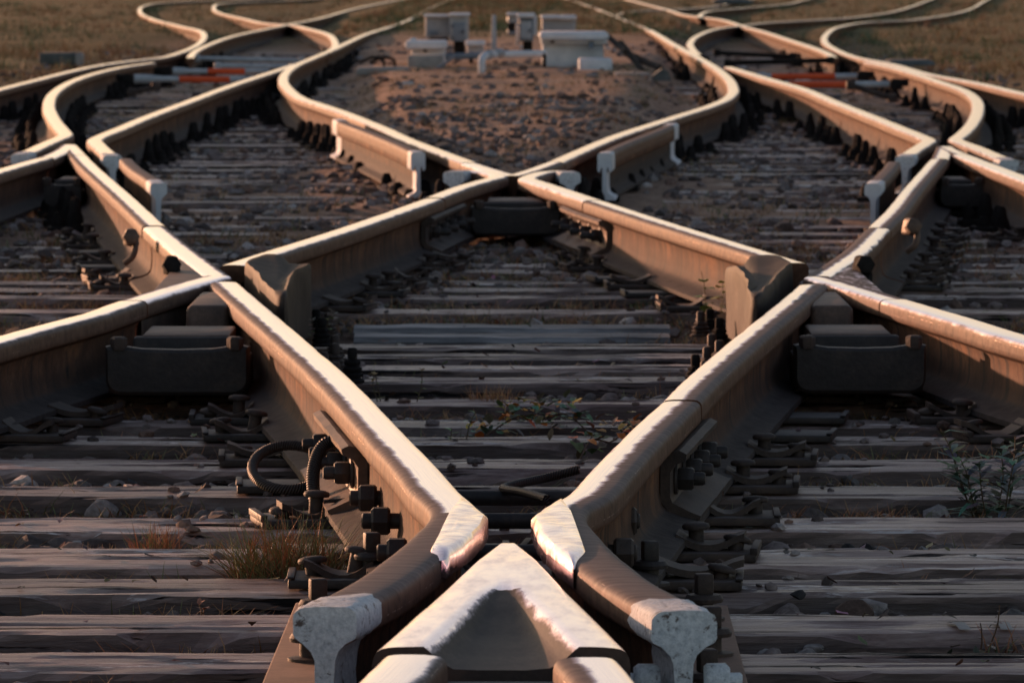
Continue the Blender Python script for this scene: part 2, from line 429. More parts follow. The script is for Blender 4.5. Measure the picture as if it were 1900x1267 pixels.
def frame(d):
    d = Vector(d).normalized(); up = Vector((0, 0, 1)) if abs(d.z) < .9 else Vector((1, 0, 0))
    a = d.cross(up).normalized(); return (a, a.cross(d).normalized() * -1, d)
def rod(mb, p, q, r, n=12, mi=0, bev=.2):
    p = Vector(p); q = Vector(q); L = (q - p).length; b_ = min(r * bev, L * .2)
    lathe(mb, p, [(r - b_, 0), (r, b_), (r, L - b_), (r - b_, L)], n, mi, frame(q - p))
def tube(mb, path, r, n=10, mi=0, uvk=(1, 1), rf=None):
    path = [Vector(p) for p in path]; k = len(path)
    vv = []; uv = []; L = 0; a = None
    for i, p in enumerate(path):
        t = (path[min(k - 1, i + 1)] - path[max(0, i - 1)]).normalized()
        if a is None: a = frame(t)[0]
        a = (a - t * a.dot(t)).normalized(); b_ = t.cross(a)
        if i: L += (p - path[i - 1]).length
        rr = r if rf is None else r * rf(i / (k - 1))
        for j in range(n + 1):
            an = 2 * pi * j / n
            vv.append(p + (a * cos(an) + b_ * sin(an)) * rr); uv.append((j / n * uvk[0], L * uvk[1]))
    fs = [(i * (n + 1) + j, i * (n + 1) + j + 1, (i + 1) * (n + 1) + j + 1, (i + 1) * (n + 1) + j) for i in range(k - 1) for j in range(n)]
    fs.append(list(range(n))[::-1]); fs.append([(k - 1) * (n + 1) + j for j in range(n)])
    mb.add(vv, fs, mi, uv)
def rough_bump(amp, sc_=60):
    def f(q, x, z):
        return noise.noise_vector(q * sc_) * amp + noise.noise_vector(q * sc_ * 3) * (amp * .5)
    return f

# ------------------------------------------------------------------ ground
def lin(x, a, b_): return max(0.0, min(1.0, (x - a) / (b_ - a)))
def sm(x, a, b_): t = lin(x, a, b_); return t * t * (3 - 2 * t)
def inner_half(y):      # half width of the island between the inner rails beyond the far crossing
    return max(0.0, (y - 21.6) * .098) if y < 30 else max(.25, .82 + (y - 30) * .035)
def ground_z(x, y):
    z = -.226 + .022 * sm(y, 14.5, 19) + .018 * noise.noise(Vector((x * .8, y * 1.9, 13)))
    z += noise.noise(Vector((x * 2.3, y * 2.3, 0))) * .012 + noise.noise(Vector((x * 9, y * 9, 3))) * .008
    z += .030 * sm(y, 18.4, 20.5) * (.30 + noise.noise(Vector((x * 1.2, y * .9, 5))))
    if y > 22:
        h = inner_half(y)
        k = sm(h - abs(x), .05, .42)
        z += .115 * k * sm(y, 22.3, 28) + noise.noise(Vector((x * 5, y * 3, 9))) * .02 * k
    if abs(x) < .36 and y < 9: z -= .05
    v = sm(abs(x), 3.4, 4.6) * sm(y, 12, 26)
    z += .07 * v
    z += .06 * sm(y, 60, 80)
    return z
xs = [-3000, -900, -250, -80, -40, -22, -14, -10] + [-8 + .16 * i for i in range(101)] + [10, 14, 22, 40, 80, 250, 900, 3000]
ys = [-60, -10, 0, 3] + [4 + .13 * i for i in range(250)] + [36.6 + .3 * i for i in range(130)] + [78, 85, 95, 110, 130, 160, 200, 300, 600, 1500, 5000]
mb = MB()
nx_ = len(xs)
mb.add([(x, y, ground_z(x, y)) for y in ys for x in xs], [(j * nx_ + i, j * nx_ + i + 1, (j + 1) * nx_ + i + 1, (j + 1) * nx_ + i) for j in range(len(ys) - 1) for i in range(nx_ - 1)])
g = mb.build('ground', M['ground'], origin=(0, 0, 0), smooth=180); g['kind'] = 'structure'

# ------------------------------------------------------------------ rails
def wear(q, x, z):
    if z < -.045 or abs(x) < .018: return (0, 0, 0)
    n_ = noise.noise(Vector((q.x * 6, q.y * 3.2, 1 if x > 0 else 7))) * .0016 + noise.noise(Vector((q.x * 20, q.y * 14, 3))) * .0009
    return (-n_ if x > 0 else n_, 0, -abs(n_) * .5)
RAILS = []          # (path, first y, last y) for fastenings
def rail(pts, mat, label, name='rail', step=.12, dz=0.0, prof=RAIL, cat='rail', group=None, painted=None, fasten=True, world=False):
    path = resample(pts if world else W(pts, dz), step)
    if path[0].y < 16: path = resample([path[0], path[-1]], .04) if len(path) == 2 else resample(path, .04)
    mb = MB(); sweep(mb, path, prof, bump=wear)
    o = mb.build(name, mat, origin=path[0].lerp(path[-1], .5) + Vector((0, 0, -.169)))
    top(o, label, cat, group)
    if painted:
        for end, L in painted: paint_end(o, path, end, L, prof)
    if fasten: RAILS.append((path, label))
    return o
def paint_end(o, path, end, L, prof=RAIL, mat='white', k=1.05, full=True):
    """white painted end: a thick lumpy skin over the last part of the rail"""
    p = path if end == 0 else path[::-1]
    d = (p[0] - p[1]).normalized()
    q = [p[0] + d * .004]
    acc = 0
    s = 0.0
    # walk back along the path
    pts = [p[0] + d * .004]
    n = 9
    for i in range(1, n + 1):
        t = L * i / n; acc = 0
        for a, c in zip(p, p[1:]):
            l = (c - a).length
            if acc + l >= t: pts.append(a.lerp(c, (t - acc) / l)); break
            acc += l
    pr = [(x + (.0025 if x > 0 else -.0025 if x < 0 else 0), z + (.0022 if z > -.045 else 0)) for x, z in prof]
    mb = MB()
    if end != 0: pts = pts[::-1]
    # only the head and the web near the end carry the thick coat
    sweep(mb, pts, pr, bump=rough_bump(.0020, 40))
    m_ = len(pr); lastr = range(len(pts) * m_ - m_, len(pts) * m_) if end == 0 else range(m_)
    for q_ in lastr:
        v_ = mb.v[q_]; v_ += (-d) * (abs(noise.noise(v_ * 70)) * .05 + noise.noise(v_ * 25) * .02) * min(1, L / .12)
    return mb.build('painted_end', M[mat], parent=o, smooth=60)
def fishplate(o, path_pts, s_mid, length, side, mat, bolts=4, boltlen=.055):
    """angle bar bolted to a rail joint: upper lip, plate, lower lip; bolts with square nuts"""
    pa = resample(path_pts, .05)
    tot = [0]
    for a, c in zip(pa, pa[1:]): tot.append(tot[-1] + (c - a).length)
    def at(s):
        for i in range(len(pa) - 1):
            if tot[i + 1] >= s or i == len(pa) - 2:
                return pa[i].lerp(pa[i + 1], (s - tot[i]) / max(1e-6, tot[i + 1] - tot[i])), (pa[i + 1] - pa[i]).normalized()
    n = 14; sub = []
    for i in range(n + 1): sub.append(at(s_mid - length / 2 + length * i / n)[0])
    prof = [(.0105, -.048), (.042, -.041), (.054, -.047), (.052, -.057), (.034, -.066), (.027, -.078), (.027, -.118), (.031, -.128), (.060, -.142), (.078, -.149), (.076, -.156), (.028, -.1475), (.0105, -.125)]
    if side < 0: prof = [(-x, z) for x, z in prof][::-1]
    mb = MB(); sweep(mb, sub, prof, bump=rough_bump(.001, 30))
    fp = mb.build('fishplate', mat, parent=o)
    for k in range(bolts):
        s = s_mid - length / 2 + length * (k + .5) / bolts
        c, t = at(s); nrm = Vector((t.y, -t.x, 0)) * side
        mb = MB()
        p0 = c + nrm * .027 + Vector((0, 0, -.095))
        fr = frame(nrm)
        lathe(mb, p0, [(.026, 0), (.027, .003), (.026, .006), (.021, .007)], 14, 0, fr)
        lathe(mb, p0 + nrm * .007, [(.019, 0), (.021, .003), (.021, .022), (.018, .026)], 6, 0, fr)
        lathe(mb, p0 + nrm * .033, [(.0115, 0), (.0115, boltlen - .04), (.009, boltlen - .036)], 10, 0, fr)
        mb.build('bolt', M['dark'], parent=fp)
    return fp

# --- the near common crossing -------------------------------------------------
# wing rails
LW = W([(603, 1128), (648, 1106), (700, 1078), (768, 1029), (818, 985), (846, 951), (838, 934), (812, 912), (765, 857), (713, 802), (655, 739)])
RW = W([(1268, 1135), (1222, 1110), (1170, 1081), (1112, 1038), (1064, 990), (1040, 956), (1050, 938), (1088, 921), (1144, 862), (1200, 803), (1262, 744)])
def smooth_path(p, it=2):
    for _ in range(it): p = [p[0]] + [(p[i - 1] + p[i] * 2 + p[i + 1]) / 4 for i in range(1, len(p) - 1)] + [p[-1]]
    return p
def wing(path, mat, label, side):
    path = smooth_path(resample(path, .04), 3)
    ke = min(range(len(path)), key=lambda i: abs(path[i].y - 8.22))
    mb = MB(); sweep(mb, path[:ke + 1], RAIL, 1, bump=wear); sweep(mb, path[ke:], RAIL, 0, bump=wear)
    o = mb.build('wing_rail', [mat, M['rail_dull']], origin=path[0].lerp(path[-1], .5) + Vector((0, 0, -.169)))
    top(o, label, 'rail', 'wing rails of the crossings')
    paint_end(o, path, 0, .115)
    return o, path
lw, LWP = wing(LW, M['rail_full'], 'left wing rail of the front crossing, bent beside the nose, with flaking white end', -1)
rw, RWP = wing(RW, M['rail_left'], 'right wing rail of the front crossing, bent beside the nose, with flaking white end', 1)
RAILS += [(LWP, 'left wing rail'), (RWP, 'right wing rail')]
fishplate(lw, LWP, sum((a - b_).length for a, b_ in zip(LWP, LWP[1:])) - .12, .80, -1, M['cast'], 4)
fishplate(rw, RWP, sum((a - b_).length for a, b_ in zip(RWP, RWP[1:])) - .20, .72, 1, M['rust'], 4)
def head_patch(o, poly, seed):
    """beaten bright steel insert on the running edge of a wing rail"""
    pw = [P(x, y, 0) for x, y in poly]
    cx = sum((p.x for p in pw)) / len(pw); cy = sum((p.y for p in pw)) / len(pw)
    mb = MB(); rings = 7; n = 64
    outl = []
    per = [(pw[i], pw[(i + 1) % len(pw)]) for i in range(len(pw))]
    tot = sum((b_ - a).length for a, b_ in per)
    for k in range(n):
        s = tot * k / n
        for a, b_ in per:
            l = (b_ - a).length
            if s <= l: q = a.lerp(b_, s / l); break
            s -= l
        outl.append(q)
    vv = [Vector((cx, cy, .006))]; fs = []
    for r in range(1, rings + 1):
        t = r / rings
        for q in outl:
            x = cx + (q.x - cx) * t; y = cy + (q.y - cy) * t
            z = .0045 - .003 * t ** 4 + noise.noise(Vector((x * 30, y * 4.5, seed))) * .0026 * (1 - .3 * t) + noise.noise(Vector((x * 60, y * 14, seed))) * .0005
            if r == rings: z = -.006
            vv.append(Vector((x, y, z)))
    for k in range(n): fs.append((0, 1 + k, 1 + (k + 1) % n))
    for r in range(rings - 1):
        for k in range(n):
            a = 1 + r * n + k; b_ = 1 + r * n + (k + 1) % n
            fs.append((a, a + n, b_ + n, b_))
    # side skirt
    base = 1 + (rings - 1) * n; k0 = len(vv)
    for q in outl:
        vv.append(Vector((q.x + (q.x - cx) * .02, q.y, -.030 + noise.noise(q * 60) * .004)))
    for k in range(n): fs.append((base + k, k0 + k, k0 + (k + 1) % n, base + (k + 1) % n))
    mb.add(vv, fs)
    w_ = mb.build('worn_head', M['bright'], parent=o, smooth=50); w_['label'] = 'beaten bright steel running edge'
head_patch(lw, [(858, 917), (906, 953), (897, 975), (862, 1008), (824, 1032), (793, 1028), (812, 990), (832, 950)][::-1], 1)
head_patch(rw, [(1041, 920), (985, 955), (998, 988), (1030, 1022), (1064, 1048), (1091, 1028), (1076, 985), (1062, 946)], 5)

# crossing nose (cast V)
def nose_half(y): return max(.0022, min(.130 * (7.905 - y) + .002, .102 * (7.965 - y) + .004))
mb = MB()
nuv = []; nst = 90; y0, y1 = 7.90, 6.60
prev = None; vv = []; fs = []; mis = []
offs = None
for i in range(nst + 1):
    y = y0 + (y1 - y0) * i / nst; Wd = nose_half(y)
    tipdrop = -.007 * (1 - sm(i / nst, 0, .06)) - .003 * (1 - sm(i / nst, .05, .35))
    ins = max(0.0, Wd - .066)                       # half width of the sunken middle
    D = .026 * sm(ins, .0, .05) + noise.noise(Vector((1, y * 9, 2))) * .002 * min(1, ins / .02)
    ie = max(ins, min(.010, Wd * .4))
    rowx = [0, ie * .35, ie * .7, ie * .9, ie + .004 * min(1, ins / .02)] + [ie + (Wd - ie) * t for t in (.15, .3, .45, .6, .75, .86, .94)] + [Wd]
    rowz = [-D, -D, -D * .93, -D * .6, -.002 * min(1, ins / .03) - .1 * D] + [0, 0, 0, -.0003, -.0012, -.0028, -.0060] + [-.013]
    row = []
    for sgn in (-1, 1):
        hx = [(sgn * x, z) for x, z in zip(rowx, rowz)] + [(sgn * (Wd + .0015), -.022), (sgn * (Wd + .001), -.05), (sgn * (Wd + .003), -.10), (sgn * (Wd + .010), -.168)]
        row.append(hx)
    full = row[0][::-1] + row[1][1:]
    cx = -.005 - .007 * (7.9 - y) / 1.3
    for x, z in full:
        nz = noise.noise(Vector((x * 22, y * 3, 2))) * .0012 + (noise.noise(Vector((x * 60, y * 20, 4))) * .0010 if abs(x) < ins - .01 else 0)
        vv.append((cx + x, y, z + (tipdrop if z > -.06 else 0) + nz)); nuv.append((abs(x) - ins if ins > .012 else .05, y))
m_ = len(full)
for i in range(nst):
    y = y0 + (y1 - y0) * (i + .5) / nst; Wd = nose_half(y); ins = max(0, Wd - .066)
    for j in range(m_ - 1):
        xm = (full[j][0] + full[j + 1][0]) / 2
        fx = (vv[i * m_ + j][0] + vv[i * m_ + j + 1][0] + vv[(i + 1) * m_ + j][0] + vv[(i + 1) * m_ + j + 1][0]) / 4 
        fz = (vv[i * m_ + j][2] + vv[(i + 1) * m_ + j + 1][2]) / 2
        e = noise.noise(Vector((fx * 60, y * 30, 8))) * .008
        mi = 0
        if fz < -.020 and abs(fx) > ins + .02: mi = 1
        fs.append(((i + 1) * m_ + j, (i + 1) * m_ + j + 1, i * m_ + j + 1, i * m_ + j)); mis.append(mi)
mb.v = [Vector(p) for p in vv]; mb.f = [list(f) for f in fs]; mb.mi = mis; mb.uv = [[nuv[i] for i in f] for f in fs]
mb.f.append([i for i in range(m_)]); mb.mi.append(1); mb.uv.append(None)
mb.f.append([nst * m_ + i for i in range(m_)][::-1]); mb.mi.append(1); mb.uv.append(None)
b = NB('polished_crossing_steel'); v = b.coord('Object', (1, .25, 1)); n = b.noise(v, 30, 6, .7); nn2 = b.noise(v, 220, 3, .6)
uvn = b.n('ShaderNodeUVMap'); spn = b.n('ShaderNodeSeparateXYZ'); b.l(uvn.outputs[0], spn.inputs[0])
pm = b.smooth(b.math('ADD', spn.outputs[0], b.math('MULTIPLY', b.math('SUBTRACT', n, .5), .030)), -.002, .007)
rc = rust_col(b, b.coord('Object', (1, .3, 1)), (.018, .014, .013), (.060, .042, .035), (.14, .095, .075))
b.set(col=b.mix(pm, rc, b.ramp(n, [(.30, (.90, .70, .76)), (.5, (1.0, .80, .90))])), metal=b.mixf(pm, .1, 1.0), rough=b.mixf(pm, .65, b.ramp(n, [(.35, .26), (.6, .17)])), spec=.25); b.bump(b.math('ADD', b.math('MULTIPLY', n, b.mixf(pm, 1.0, .05)), b.math('MULTIPLY', nn2, b.mixf(pm, .6, .04))), .35, .002); M['nose'] = b.m
nose = mb.build('crossing_nose', [M['nose'], M['rust'], M['cast']], origin=(0, 7.2, -.169), smooth=40)
top(nose, 'pointed bright steel nose of the front crossing between two white-ended wing rails', 'crossing nose')
mb = MB(); box(mb, Vector((0, 6.52, -.085)), (.17, .12, .10), 0, 0, .012); mb.build('spacer_block', M['dark'], parent=nose)
for sgn, nm in ((-1, 'left'), (1, 'right')):
    for k in range(2):
        mb = MB(); p0 = Vector((sgn * .058, 6.49 + .03 - k * .14, -.058))
        lathe(mb, p0, [(.020, 0), (.022, .004), (.022, .02), (.018, .024)], 6, 0, frame((-sgn * .8, -.5, 0)))
        lathe(mb, p0 + Vector((-sgn * .016, -.010, 0)), [(.012, 0), (.012, .03), (.009, .034)], 10, 0, frame((-sgn * .8, -.5, 0)))
        mb.build('bolt', M['rust'], parent=nose)
rail([(590, 1400), (650, 1333), (713, 1267), (768, 1212)], M['rail_strip'], 'rail running from the left leg of the front crossing nose out of the bottom edge', dz=-.001, fasten=False)
rail([(1258, 1400), (1193, 1333), (1130, 1267), (1088, 1217)], M['rail_right'], 'rail running from the right leg of the front crossing nose out of the bottom edge', dz=-.001, fasten=False)

# bolts through the two wing rails, behind the nose
for k, (y, xl, xr) in enumerate(((9.62, -.265, .21), (9.22, -.235, .20), (8.72, -.20, .185))):
    e = empty('spacer_bolt', (0, y, -.105))
    top(e, ['farthest of the thick round bolts joining the wing rails behind the nose', 'middle one of the thick round bolts joining the wing rails behind the nose', 'nearest of the thick round bolts joining the wing rails behind the nose'][k], 'bolt', 'thick bolts between the wing rails')
    mb = MB(); rod(mb, (xl, y, -.105), (xr, y, -.105), .0125, 14); mb.build('shaft', M['dark'], parent=e)
    for s_, xx in ((-1, xl + .045), (1, xr - .035)):
        mb = MB(); lathe(mb, (xx, y, -.105), [(.020, 0), (.024, .004), (.024, .026), (.020, .03)], 6, 0, frame((s_, 0, 0))); mb.build('nut', M['dark'], parent=e)

# rusty base plate under the front crossing
mb = MB(); prism(mb, [(-.335, 6.6), (.300, 6.6), (.315, 8.62), (-.318, 8.66)], -.192, -.172, 0, .003)
bp = mb.build('base_plate', M['plate'], origin=(0, 7.6, -.192)); top(bp, 'wide rusty base plate under the white-ended wing rails', 'base plate')

# --- diamond rails --------------------------------------------------------------
rail([(657, 741), (637, 720), (599, 683), (537, 628), (447, 550), (416, 523)], M['rail_full'], 'bright broad-topped rail from the left wing rail up to the left diamond crossing')
rail([(1264, 741), (1302, 703), (1391, 625), (1474, 557), (1507, 528)], M['rail_left'], 'grey topped rail from the right wing rail up to the right diamond crossing')
rail([(432, 491), (470, 479), (520, 463), (561, 450.5), (641, 425), (720, 398), (804, 368)], M['rail_strip'], 'long rail from the left diamond crossing to the rear crossing', dz=-.001)
fr_l = rail([(806, 366.5), (860, 346), (905, 333), (925, 327), (914, 321), (890, 317), (866, 316), (842, 320)], M['rail_strip'], 'left wing rail of the rear crossing with a small white painted tip', 'wing_rail', .06, painted=[(1, .16)], fasten=False, group='wing rails of the crossings')
rail([(1474, 487), (1440, 477), (1371, 456), (1271, 425.5), (1180, 397), (1103, 372)], M['rail_full'], 'long rail from the right diamond crossing to the rear crossing, its side lit orange', dz=-.001)
fr_r = rail([(1101, 371.5), (1040, 351), (1000, 338), (980, 331), (992, 324), (1015, 318.5), (1038, 317), (1058, 321)], M['rail_strip'], 'right wing rail of the rear crossing with a small white painted tip', 'wing_rail', .06, painted=[(1, .16)], fasten=False, group='wing rails of the crossings')
for o, pts, sd_, mt in ((fr_l, W([(760, 385), (806, 366.5), (860, 346)]), 1, M['rust']), (fr_r, W([(1150, 387), (1101, 371.5), (1050, 353)]), -1, M['cast'])):
    L = (pts[1] - pts[0]).length; fishplate(o, pts, L, 1.1, sd_, mt, 4, .07)

def vpoint(arm1, arm2, label, mat, dz=0.0, extra=None, name='crossing_nose', grp=None):
    """two short rail arms cast together at a point"""
    e_ = P(*arm1[-1]); pa = resample(W(arm1, dz), .1); pb = resample(W(arm2, dz - .0012), .1)
    e = empty(name, Vector((e_.x, e_.y, -.169)))
    top(e, label, 'crossing nose', grp)
    for p in (pa, pb):
        mb = MB(); sweep(mb, p, RAIL); mb.build('running_rail', mat, parent=e)
    return e
# left and right diamond (obtuse) crossings
lv = vpoint([(245, 557), (330, 531), (403, 511)], [(288, 420), (334, 458), (403, 510)], 'bright forked crossing point at the left corner of the diamond', M['rail_full'])
rv = vpoint([(1660, 555), (1590, 534), (1517, 513)], [(1629, 423), (1586, 465), (1518, 511)], 'bright forked crossing point at the right corner of the diamond', M['rail_left'])
# filler between the arms of each fork
for e, poly in ((lv, [(262, 557), (398, 514), (335, 470), (322, 492)]), (rv, [(1655, 551), (1522, 514), (1580, 475), (1592, 497)])):
    q = [P(x, y, 0) for x, y in poly]
    if e is rv: q = q[::-1]
    mb = MB(); prism(mb, q, -.16, -.0045 if e is rv else -.006, 0, .004); mb.build('filler', M['nose'] if e is rv else M['cast'], parent=e)

def guard(poly, label, flip):
    q = [P(x, y, .018) for x, y in poly]
    if flip: q = q[::-1]
    cx = sum(p.x for p in q) / len(q); cy = sum(p.y for p in q) / len(q)
    n = 90; outl = []
    per = [(q[i], q[(i + 1) % len(q)]) for i in range(len(q))]; tot = sum((b_ - a_).length for a_, b_ in per)
    for k in range(n):
        s = tot * k / n
        for a_, b_ in per:
            l = (b_ - a_).length
            if s <= l: outl.append(a_.lerp(b_, s / l)); break
            s -= l
    for _ in range(2): outl = [(outl[k - 1] + outl[k] * 2 + outl[(k + 1) % n]) / 4 for k in range(n)]
    sg = -1 if cx < 0 else 1
    vv = [Vector((cx, cy, -.010))]; fs = []
    lev = [(.25, -.010), (.5, -.004), (.72, .006), (.86, .014), (.94, .016), (.985, .011), (1.0, .001), (1.004, -.02), (1.0, -.06), (.995, -.11), (1.01, -.15), (1.03, -.172)]
    for t, z in lev:
        for p_ in outl:
            x = cx + (p_.x - cx) * t; y = cy + (p_.y - cy) * t
            inn = max(0.0, (abs(p_.x) < abs(cx)) * 1.0)
            dz = noise.noise(Vector((x * 11, y * 3.5, 3))) * .007 - (.022 * sm(y, cy - .1, cy + .9) if z > -.03 and inn else 0)
            w_ = noise.noise(Vector((x * 16, y * 5, z * 14))) * .006
            vv.append(Vector((x + w_, y, z + (dz if z > -.05 else 0))))
    for k in range(n): fs.append((0, 1 + k, 1 + (k + 1) % n))
    for r in range(len(lev) - 1):
        for k in range(n):
            a_ = 1 + r * n + k; b_ = 1 + r * n + (k + 1) % n
            fs.append((a_, a_ + n, b_ + n, b_))
    mb = MB(); mb.add(vv, fs)
    o = mb.build('guard_block', M['cast_dark'], origin=Vector((sum(p.x for p in q) / len(q), sum(p.y for p in q) / len(q), -.172)), smooth=50)
    top(o, label, 'guard block', 'raised guard blocks in the corners of the diamond'); return o
GL = [(452, 481), (476, 504), (492, 525), (515, 545), (535, 545), (537, 520), (548, 498), (580, 479), (545, 470), (505, 468), (478, 471)]
guard(GL, 'massive dark cast guard block at the left corner of the diamond', True)
guard([(1924 - x, y + 1) for x, y in GL], 'massive dark cast guard block at the right corner of the diamond', False)

def casting(d, xl, xr, zt, zb, depth, label, lump=None, back=0.0):
    """heavy spacer casting between two converging rails: front wall, trough, rear floor"""
    xa = (xl - 950) * d / FPX; xb = (xr - 950) * d / FPX; c = (xa + xb) / 2; wd = xb - xa
    e = empty('spacer_casting', (c, d, zb)); top(e, label, 'spacer casting', 'heavy castings in the forks of the crossings')
    mb = MB()
    rr = min(.03, (zt - zb) * .4); ol = [(-wd / 2, zt), (-wd / 2, zb + rr)] + [(-wd / 2 + rr - rr * cos(t_), zb + rr - rr * sin(t_)) for t_ in (.4, .8, 1.2)] + [(-wd / 2 + rr, zb), (wd / 2 - rr, zb)] + [(wd / 2 - rr + rr * sin(t_), zb + rr - rr * cos(t_)) for t_ in (.4, .8, 1.2)] + [(wd / 2, zb + rr), (wd / 2, zt)]
    ol += [(wd / 2 - .02, zt + .004), (wd * .25, zt - .004), (0, zt - .006), (-wd * .25, zt - .004), (-wd / 2 + .02, zt + .004)]
    nn = len(ol); vv = []
    for yo, kk in ((.0, .975), (-.006, .95), (.04, 1.0)): vv += [Vector((c + x_ * (kk if yo < .03 else 1), d + yo + noise.noise(Vector((x_ * 12, z_ * 20, d))) * .003, z_)) for x_, z_ in ol]
    zm = (zt + zb) / 2
    vv[nn:2 * nn] = [Vector((v_.x, v_.y, zm + (v_.z - zm) * .86)) for v_ in vv[nn:2 * nn]]
    fs = [(2 * nn + i, 2 * nn + (i + 1) % nn, (i + 1) % nn, i) for i in range(nn)] + [(i, (i + 1) % nn, nn + (i + 1) % nn, nn + i) for i in range(nn)] + [tuple(nn + i for i in range(nn)), tuple(2 * nn + i for i in range(nn))[::-1]]
    mb.add(vv, [f[::-1] for f in fs]); mb.build('front_wall', M['dark'], parent=e)
    mb = MB(); box(mb, Vector((c, d + .04 + depth * .25, (zt + zb) / 2 - .015)), (wd * .96, depth * .5, zt - zb - .03), 0, 0, .004); mb.build('trough_floor', M['dark'], parent=e)
    mb = MB(); box(mb, Vector((c, d + .04 + depth * .5 + .02, (zt + zb) / 2)), (wd * .74, .04, zt - zb + .004), 0, 0, .008); mb.build('rear_wall', M['dark'], parent=e)
    mb = MB(); box(mb, Vector((c + back, d + .08 + depth * .75, (zt + zb) / 2)), (wd * .62, depth * .6, zt - zb + .010), 0, 0, .006); mb.build('filler', M['cast'], parent=e)
    for s_ in (-1, 1):
        mb = MB(); lathe(mb, Vector((c + s_ * wd * .40, d + .0, zt + .004)), [(.016, -.01), (.018, 0), (.018, .014), (.013, .018)], 6); mb.build('bolt', M['rust'], parent=e)
    if lump:
        cx, cy, sx, sy, zt2 = lump
        mb = MB(); box(mb, Vector((cx, cy, (zt2 + zb) / 2)), (sx, sy, zt2 - zb), 0, 0, .014, .92, 4); mb.build('riser', M['cast'], parent=e)
    return e
casting(12.55, 192, 462, -.048, -.150, .55, 'big dark casting in the fork left of the diamond', lump=((396 - 950) * 13.75 / FPX, 13.75, .105, .62, -.012))
casting(12.6, 1474, 1722, -.048, -.150, .55, 'big dark casting in the fork right of the diamond', lump=((1532 - 950) * 13.75 / FPX, 13.75, .105, .62, -.012))
casting(20.0, 872, 1042, -.055, -.150, .6, 'dark casting in the fork under the rear crossing')
casting(22.3, 80, 152, -.06, -.150, .5, 'small dark casting in the fork at the left edge crossing')
casting(22.3, 1744, 1826, -.06, -.150, .5, 'small dark casting in the fork at the right edge crossing')

# --- outer forks -----------------------------------------------------------------
rail([(-130, 660), (-40, 640), (34, 619), (110, 599), (173, 582), (243, 558)], M['rail_strip'], 'rail entering at the left edge towards the left diamond corner')
rail([(2040, 662), (1940, 637), (1866, 617), (1800, 596), (1735, 577), (1662, 555.5)], M['rail_strip'], 'rail entering at the right edge towards the right diamond corner, glinting yellow')
rail([(286, 418), (225, 361), (192, 332), (160, 303), (146, 288)], M['rail_full'], 'rail between the left diamond corner and the left edge crossing', dz=-.0005)
rail([(1630, 422), (1663, 390), (1694, 350), (1721, 319), (1742, 295)], M['rail_left'], 'rail between the right diamond corner and the right edge crossing', dz=-.0005)
vpoint([(85, 292.5), (110, 281), (128, 269)], [(145, 287), (135, 276), (127, 268)], 'small forked crossing nose at the left edge', M['rail_full'])
vpoint([(1783, 286), (1765, 279), (1752, 272)], [(1743, 294), (1748, 284), (1753, 271.5)], 'small forked crossing nose at the right edge', M['rail_full'])
rail([(-190, 380), (-60, 336), (20, 311), (83, 293)], M['rail_strip'], 'inner rail of the left track entering at the left edge')
rail([(2080, 400), (1960, 353), (1881, 323), (1784, 286.5)], M['rail_strip'], 'inner rail of the right track entering at the right edge')
# curved closure rails that end in white wing ends
rail([(38, 287), (58, 279), (86, 266), (112, 255), (122, 250), (116, 240), (105, 227), (95, 210), (91, 196), (98, 175), (125, 155), (170, 138), (230, 124), (282, 116.5)], M['rail_far'], 'strongly curved rail on the left whose white wing end lies at the left edge', painted=[(0, .3)], cat='rail')
rail([(1872, 298), (1850, 289), (1812, 273), (1781, 262), (1774, 258), (1784, 249), (1796, 238), (1808, 222), (1815, 200), (1810, 183), (1788, 167), (1745, 152), (1690, 134), (1640, 121), (1610, 115.5)], M['rail_far'], 'strongly curved rail on the right whose white wing end lies at the right edge', painted=[(0, .3)], cat='rail')
# inner rails of the two main tracks (switch blades) with white wing ends
rail([(209, 291), (196, 281), (181, 267), (176, 260), (190, 252), (225, 238), (270, 219), (350, 189), (433, 158), (515, 131), (548, 120)], M['rail_far'], 'inner rail of the left track with a white wing end pointing at the camera', painted=[(0, .3)], dz=.002)
rail([(1679, 292), (1694, 281), (1716, 267), (1724, 261), (1712, 254), (1672, 238), (1620, 217), (1553, 191), (1490, 165), (1420, 145), (1380, 133), (1352, 125)], M['rail_far'], 'inner rail of the right track with a white wing end pointing at the camera', painted=[(0, .3)], dz=.002)
# short check rails with tall white ends
def check(pts, label, paint, raise_=.02, step=.05, prof=RAIL, mat='rail_dull'):
    path = smooth_path(resample(W(pts, raise_), step), 2)
    mb = MB(); pr = [((x * .72) if z > -.13 else (x * .5), z if z > -.1 else z - raise_) for x, z in prof]
    sweep(mb, path, pr)
    o = mb.build('check_rail', M[mat], origin=path[0].lerp(path[-1], .5) + Vector((0, 0, -.169 - raise_)))
    top(o, label, 'check rail', 'short check rails with white ends')
    for end, L in paint: paint_end(o, path, end, L, pr, 'white_far')
    return o
check([(294, 352), (276, 338), (256, 325), (243, 314), (234, 304)], 'short flared check rail near the left edge with a tall white end', [(0, .30)])
check([(1620, 353), (1637, 336), (1650, 322), (1658, 310)], 'short flared check rail near the right edge with a tall white end', [(0, .30)])
check([(776, 291), (752, 279), (715, 263), (675, 247), (646, 236), (628, 228)], 'long check rail left of the rear crossing with white ends, its side lit brown', [(0, .22), (1, .35)], .016, .1, DEEP)
check([(1122, 293), (1140, 282), (1172, 268), (1205, 255), (1232, 244), (1248, 236)], 'long check rail right of the rear crossing with white ends', [(0, .22), (1, .35)], .016, .1, DEEP)

